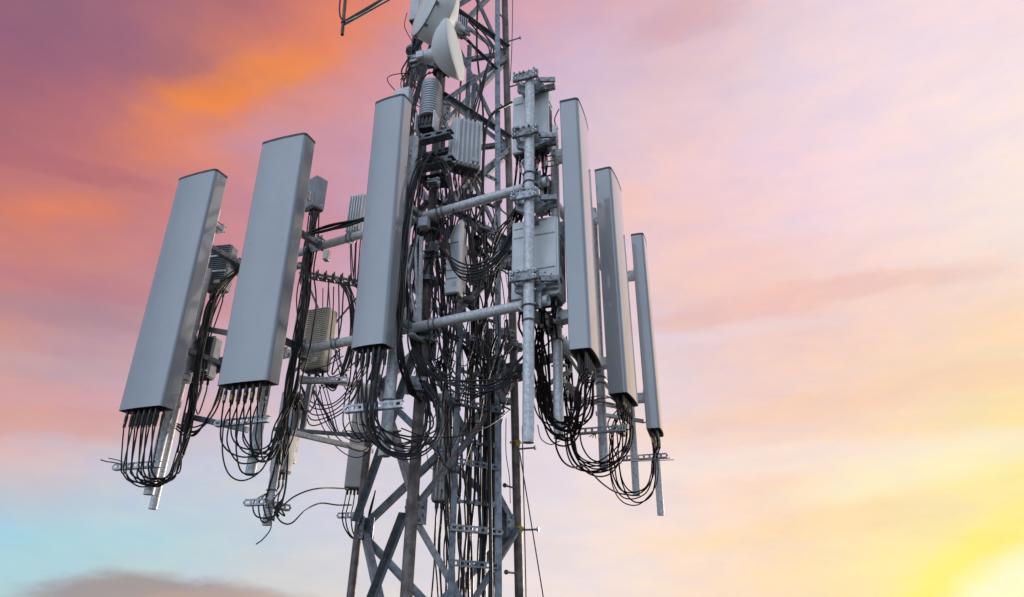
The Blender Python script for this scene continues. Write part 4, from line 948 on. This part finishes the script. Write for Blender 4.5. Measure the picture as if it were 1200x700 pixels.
cable([P(560, -10, 6.0), P(559, 60, 6.0), P(566, 130, 6.0), P(566, 230, 6.0)], .012, 'black cable dropping past the lower dish')
bundle([P(536, 10, 5.6), P(552, 24, 5.7), P(567, 42, 5.8), P(576, 60, 5.8), P(568, 92, 5.8), P(558, 128, 5.8), P(552, 160, 5.8)], 3, .016, .0085, 'black cable curving down right of the dishes', 'cables right of the dishes', wob=.03)
bundle([P(547, 48, 5.8), P(565, 66, 5.9), P(585, 84, 6.1)], 3, .012, .012, 'black cable strapped along the brace right of the lower dish', 'cables on the brace', wob=.01)
cable([P(545, 42, 5.5), P(556, 55, 5.5), P(556, 66, 5.5), P(546, 69, 5.5)], .004, 'thin wire curl hanging right of the lower dish')
# left of the dishes
bundle([P(508, 67, 5.3), P(495, 68, 5.3), P(482, 74, 5.4), P(478, 90, 5.5), P(474, 104, 5.4)], 3, .015, .008, 'black cable arching from the lower dish to the left leg', 'cables left of the lower dish', wob=.02)
bundle([P(489, 40, 6.3), P(483, 80, 6.3), P(478, 110, 6.0), P(487, 150, 5.8), P(482, 185, 5.6)], 8, .05, .009, 'black cable tangle down the left leg above the slim panel', 'cables down the left leg', wob=.06)
for i in range(8):
    x = random.uniform(466, 512); y = random.uniform(82, 122)
    cable([P(x, y, 5.45), P(x+random.uniform(-14, 10), y-random.uniform(6, 16), 5.4), P(x+random.uniform(-18, 14), y+random.uniform(0, 12), 5.4), P(x+random.uniform(-10, 10), y+random.uniform(14, 32), 5.45)], .005, 'thin wire curl around the post below the dishes', 'wire curls below the dishes', wob=.03)
cable([P(477, 15, 6.0), P(474, 30, 6.0), P(479, 42, 6.1), P(484, 50, 6.2)], .005, 'thin wire under the small box antenna at the tower edge')
cable([P(402, -20, 5.98), P(398, 6, 5.98), P(399, 20, 5.98), P(404, 24, 5.98), P(410, 22, 6.0)], .010, 'black cable looped along the vertical stub of the side arm')
cable([P(404, 25, 5.97), P(430, 12, 6.1), P(455, -5, 6.2), P(470, -14, 6.3)], .012, 'black cable strapped along the side arm')
# rack and ribbed radio tangle
for i in range(9):
    x = random.uniform(495, 560); y = random.uniform(195, 225)
    cable([P(x, y, 5.4), P(x+random.uniform(-8, 8), y+25, 5.4), P(x+random.uniform(-14, 14), y+random.uniform(45, 70), 5.45), P(x+random.uniform(-25, 10), y+random.uniform(85, 130), 5.5)], random.choice((.007, .009)), 'black cable dropping from the rack and the ribbed radio', 'cables under the rack', wob=.05, tape=rtape(i))
for c in rG['cons']:
    cable([c, c-UPZ*.10, c+Vector((random.uniform(-.05, .05), .1, -.30)), c+Vector((random.uniform(-.15, .1), .25, -.6)), c+Vector((random.uniform(-.2, .1), .4, -.95))], .0075, 'black tailed jumper with coloured bands under the pale ribbed radio', 'jumpers under the pale ribbed radio', wob=.03, tape=[(5, M_RED), (9, M_WTAPE)])
RUN = {id(rA): L(236, 405, -.43), id(rB): L(222, 492, -.42), id(rC): L(360, 335, -.55), id(rD): P(425, 335, 6.3), id(rE): L(345, 480, -.5), id(rH): P(516, 440, 5.5)}
for rr, lb in ((rA, 'the upper dark ribbed radio'), (rB, 'the lower dark ribbed radio'), (rC, 'the pale box radio behind the wide panel'), (rD, 'the ribbed radio left of the slim panel'), (rE, 'the beige radio'), (rH, 'the narrow grey radio')):
    e_ = RUN[id(rr)]
    for k_, c in enumerate(rr['cons']):
        m_ = c.lerp(e_, .45); m_.z = min(c.z, e_.z)+(.12 if e_.z < c.z-.4 else -.12)-k_*.012
        cable([c, c-UPZ*.10, jit(m_, .012), jit(e_+UPZ*.1, .02), jit(e_, .02)], .007, 'black jumper cable plugged under '+lb, 'jumpers under '+lb, wob=.006)
for c in rI['cons']:
    cable([c, c-UPZ*.12, c+Vector((random.uniform(-.02, .06), .05, -.45)), c+Vector((random.uniform(-.03, .12), .1, -1.2))], .008, 'black jumper cable plugged under the large low radio', 'jumpers under the large low radio', wob=.02)
for i, c in enumerate(cabU):
    cable([c, c-UPZ*.12, c+Vector((random.uniform(-.04, .04), .06, -.3)), c+Vector((random.uniform(-.06, .06), .12, -.55))], .010, 'brown-black jumper with red bands under the upper cabinet', 'jumpers under the upper cabinet', M_CABLEB, wob=.02, tape=[(4, M_RED), (7, M_WTAPE)] if i % 2 else [(5, M_RED)])
for i, c in enumerate(cabL):
    e = R(628+i*3.2, 440+random.uniform(-15, 20), -.45)
    cable([c, c-UPZ*.12, c*.6+e*.4, e, R(640+i*2, 478+i, -.4), R(655+i*2, 500-i*1.5, -.3)], .009, 'brown-black jumper hanging under the large cabinet', 'jumpers under the large cabinet', M_CABLEB, wob=.025, tape=[(7, M_RED)] if i % 3 == 0 else [(9, M_WTAPE)] if i % 3 == 1 else None)
bundle([P(630, 355, 5.1), P(627, 400, 5.1), P(632, 440, 5.15), P(628, 470, 5.2), P(640, 492, 5.2), P(662, 500, 5.15), P(685, 480, 5.1), P(694, 440, 5.1)], 5, .04, .0065, 'brown-black cable in the deep loop right of the bare pole', 'deep loops right of the bare pole', M_CABLEB, wob=.03)
bundle([P(604, 245, 5.0), P(594, 262, 5.1), P(582, 285, 5.2), P(570, 330, 5.4), P(560, 400, 5.6)], 6, .035, .007, 'black cable leaving the bare pole clamp towards the ladder', 'cables from the pole clamp', wob=.04)
bundle([P(640, 175, 5.3), P(628, 195, 5.3), P(622, 230, 5.3), P(612, 250, 5.2), P(600, 268, 5.2)], 4, .02, .008, 'brown-black cable behind the bare pole between the two cabinets', 'cables between the cabinets', M_CABLEB, wob=.03)
bundle([P(668, 482, 5.4), P(690, 470, 5.8), P(712, 468, 6.2), P(728, 478, 6.6)], 4, .02, .006, 'thin cable tied along the right-hand truss arm', 'cables on the right truss arm', wob=.03)
cable([P(652, 512, 5.15), P(652, 525, 5.2), P(660, 541, 5.3), P(672, 548, 5.5), P(685, 547, 5.7), P(705, 566, 6.1), P(722, 577, 6.5), P(742, 581, 6.8)], .0075, 'long black cable drooping below the right-hand pipes', None, M_CABLEB)
cable([P(630, 498, 5.2), P(634, 514, 5.2), P(645, 521, 5.2), P(656, 517, 5.2)], .004, 'thin wire curl beside the pole end', None, M_WIRE)
for i in range(3):
    cable([P(690+i*4, 512+i, 6.2), P(700, 508, 6.2), P(722, 506, 6.3), P(736+i*2, 503, 6.3)], .004, 'thin rod beside the right-hand strut', 'thin rods at the right-hand struts', M_WIRE)
cable([P(742, 538, 6.9), P(765, 538, 6.9), P(785, 537, 6.8)], .005, 'upper thin rod poking right under the rightmost panel', None, M_GALVB); cable([P(740, 541, 6.9), P(765, 540, 6.9), P(790, 539, 6.8)], .004, 'lower thin rod poking right under the rightmost panel', None, M_GALVB)
for (pa, pb, lb) in (((612, 500), (617, 720), 'thin straight wire right of the right leg'), ((609, 530), (640, 720), 'slanting thin stay wire right of the right leg')):
    cable([P(pa[0], pa[1], 6.2), P((pa[0]+pb[0])/2, (pa[1]+pb[1])/2, 6.15), P(pb[0], pb[1], 6.1)], .0055, lb, None, M_WIRE, 'wire', 'wire')
cable([P(593, 490, 6.2), P(593, 530, 6.2), P(597, 560, 6.2), P(598, 590, 6.2)], .004, 'thin grey wire hanging left of the right leg', None, M_WIRE, 'wire', 'wire')
cable([P(601, -10, 6.1), P(600, 50, 6.1), P(598, 95, 6.1)], .005, 'thin vertical wire by the right leg at the top', None, M_WIRE, 'wire', 'wire')
cable([P(655, 128, 5.2), P(650, 140, 5.2), P(653, 152, 5.2)], .006, 'short black cable hook above the nearest right-facing panel bracket')
# yellow tags on the right leg
for y in (519, 620):
    p = leg('right', P(604, y, 6.3).z)+Vector((.02, -.06, 0)); tt = thing('identification_tag', 'yellow tag tied to the right leg, %s' % ('beside the bare pole end' if y < 560 else 'beside the lowest step bolt'), 'tag', p)
    MB().box((0, 0, 0), (.04, .006, .06), None, .002).build('plate', M_YEL, tt); mb = MB(); uring(mb, (-.02, .06, .02), UPZ, .055, .005); mb.build('strap', M_YEL, tt)
bundle([P(512, 150, 5.9), P(514, 240, 5.9), P(520, 330, 5.9), P(524, 420, 5.95), P(527, 520, 6.0), P(530, 610, 6.05), P(532, 720, 6.1)], 9, .05, .008, 'black feeder cable strapped along the left ladder rail', 'feeders along the left ladder rail', wob=.03)
for i in range(7):
    a = i*1.8
    cable([P(408-a, 331, 6.5), P(415-a*.6, 352, 6.45), P(419-a*.8, 385+a, 6.45), P(412-a, 420+a, 6.45), P(397-a*.6, 446+i*2, 6.4), P(378-a*.6, 455-i*3, 6.4)], random.choice((.006, .0075)), 'black cable arcing from the far clipped arm down beside the slim panel', 'arcs beside the slim panel', wob=.02)
for i in range(5):
    cable([P(350+i*2, 446+i*6, 6.3), P(364, 470+i*7, 6.3), P(388, 472+i*5, 6.3), P(410, 452+i*6, 6.2), P(424, 428+i*5, 6.1)], .006, 'black cable sagging over the truss arm to the slim panel', 'sags over the truss arm', wob=.02)
for i in range(5):
    c = P(372+i*9.5, 323.5+i*1.3, 6.52); t = wthing('cable_clip', 'black clip on the far slotted arm between wide and slim panels', 'clip', c, 'clips on the far slotted arm')
    MB().box(c, (.03, .07, .085), None, .006).build('block', M_BLACK, t); MB().cyl(c+UPZ*.04, c+UPZ*.075, .008, n=8).build('bolt', M_DARK, t)
tg = TANGLE.build('thin_cables', M_CABLE); tg['kind'] = 'stuff'; tg['label'] = 'tangle of the thinnest dark cables threading the tower core'; tg['category'] = 'cables'
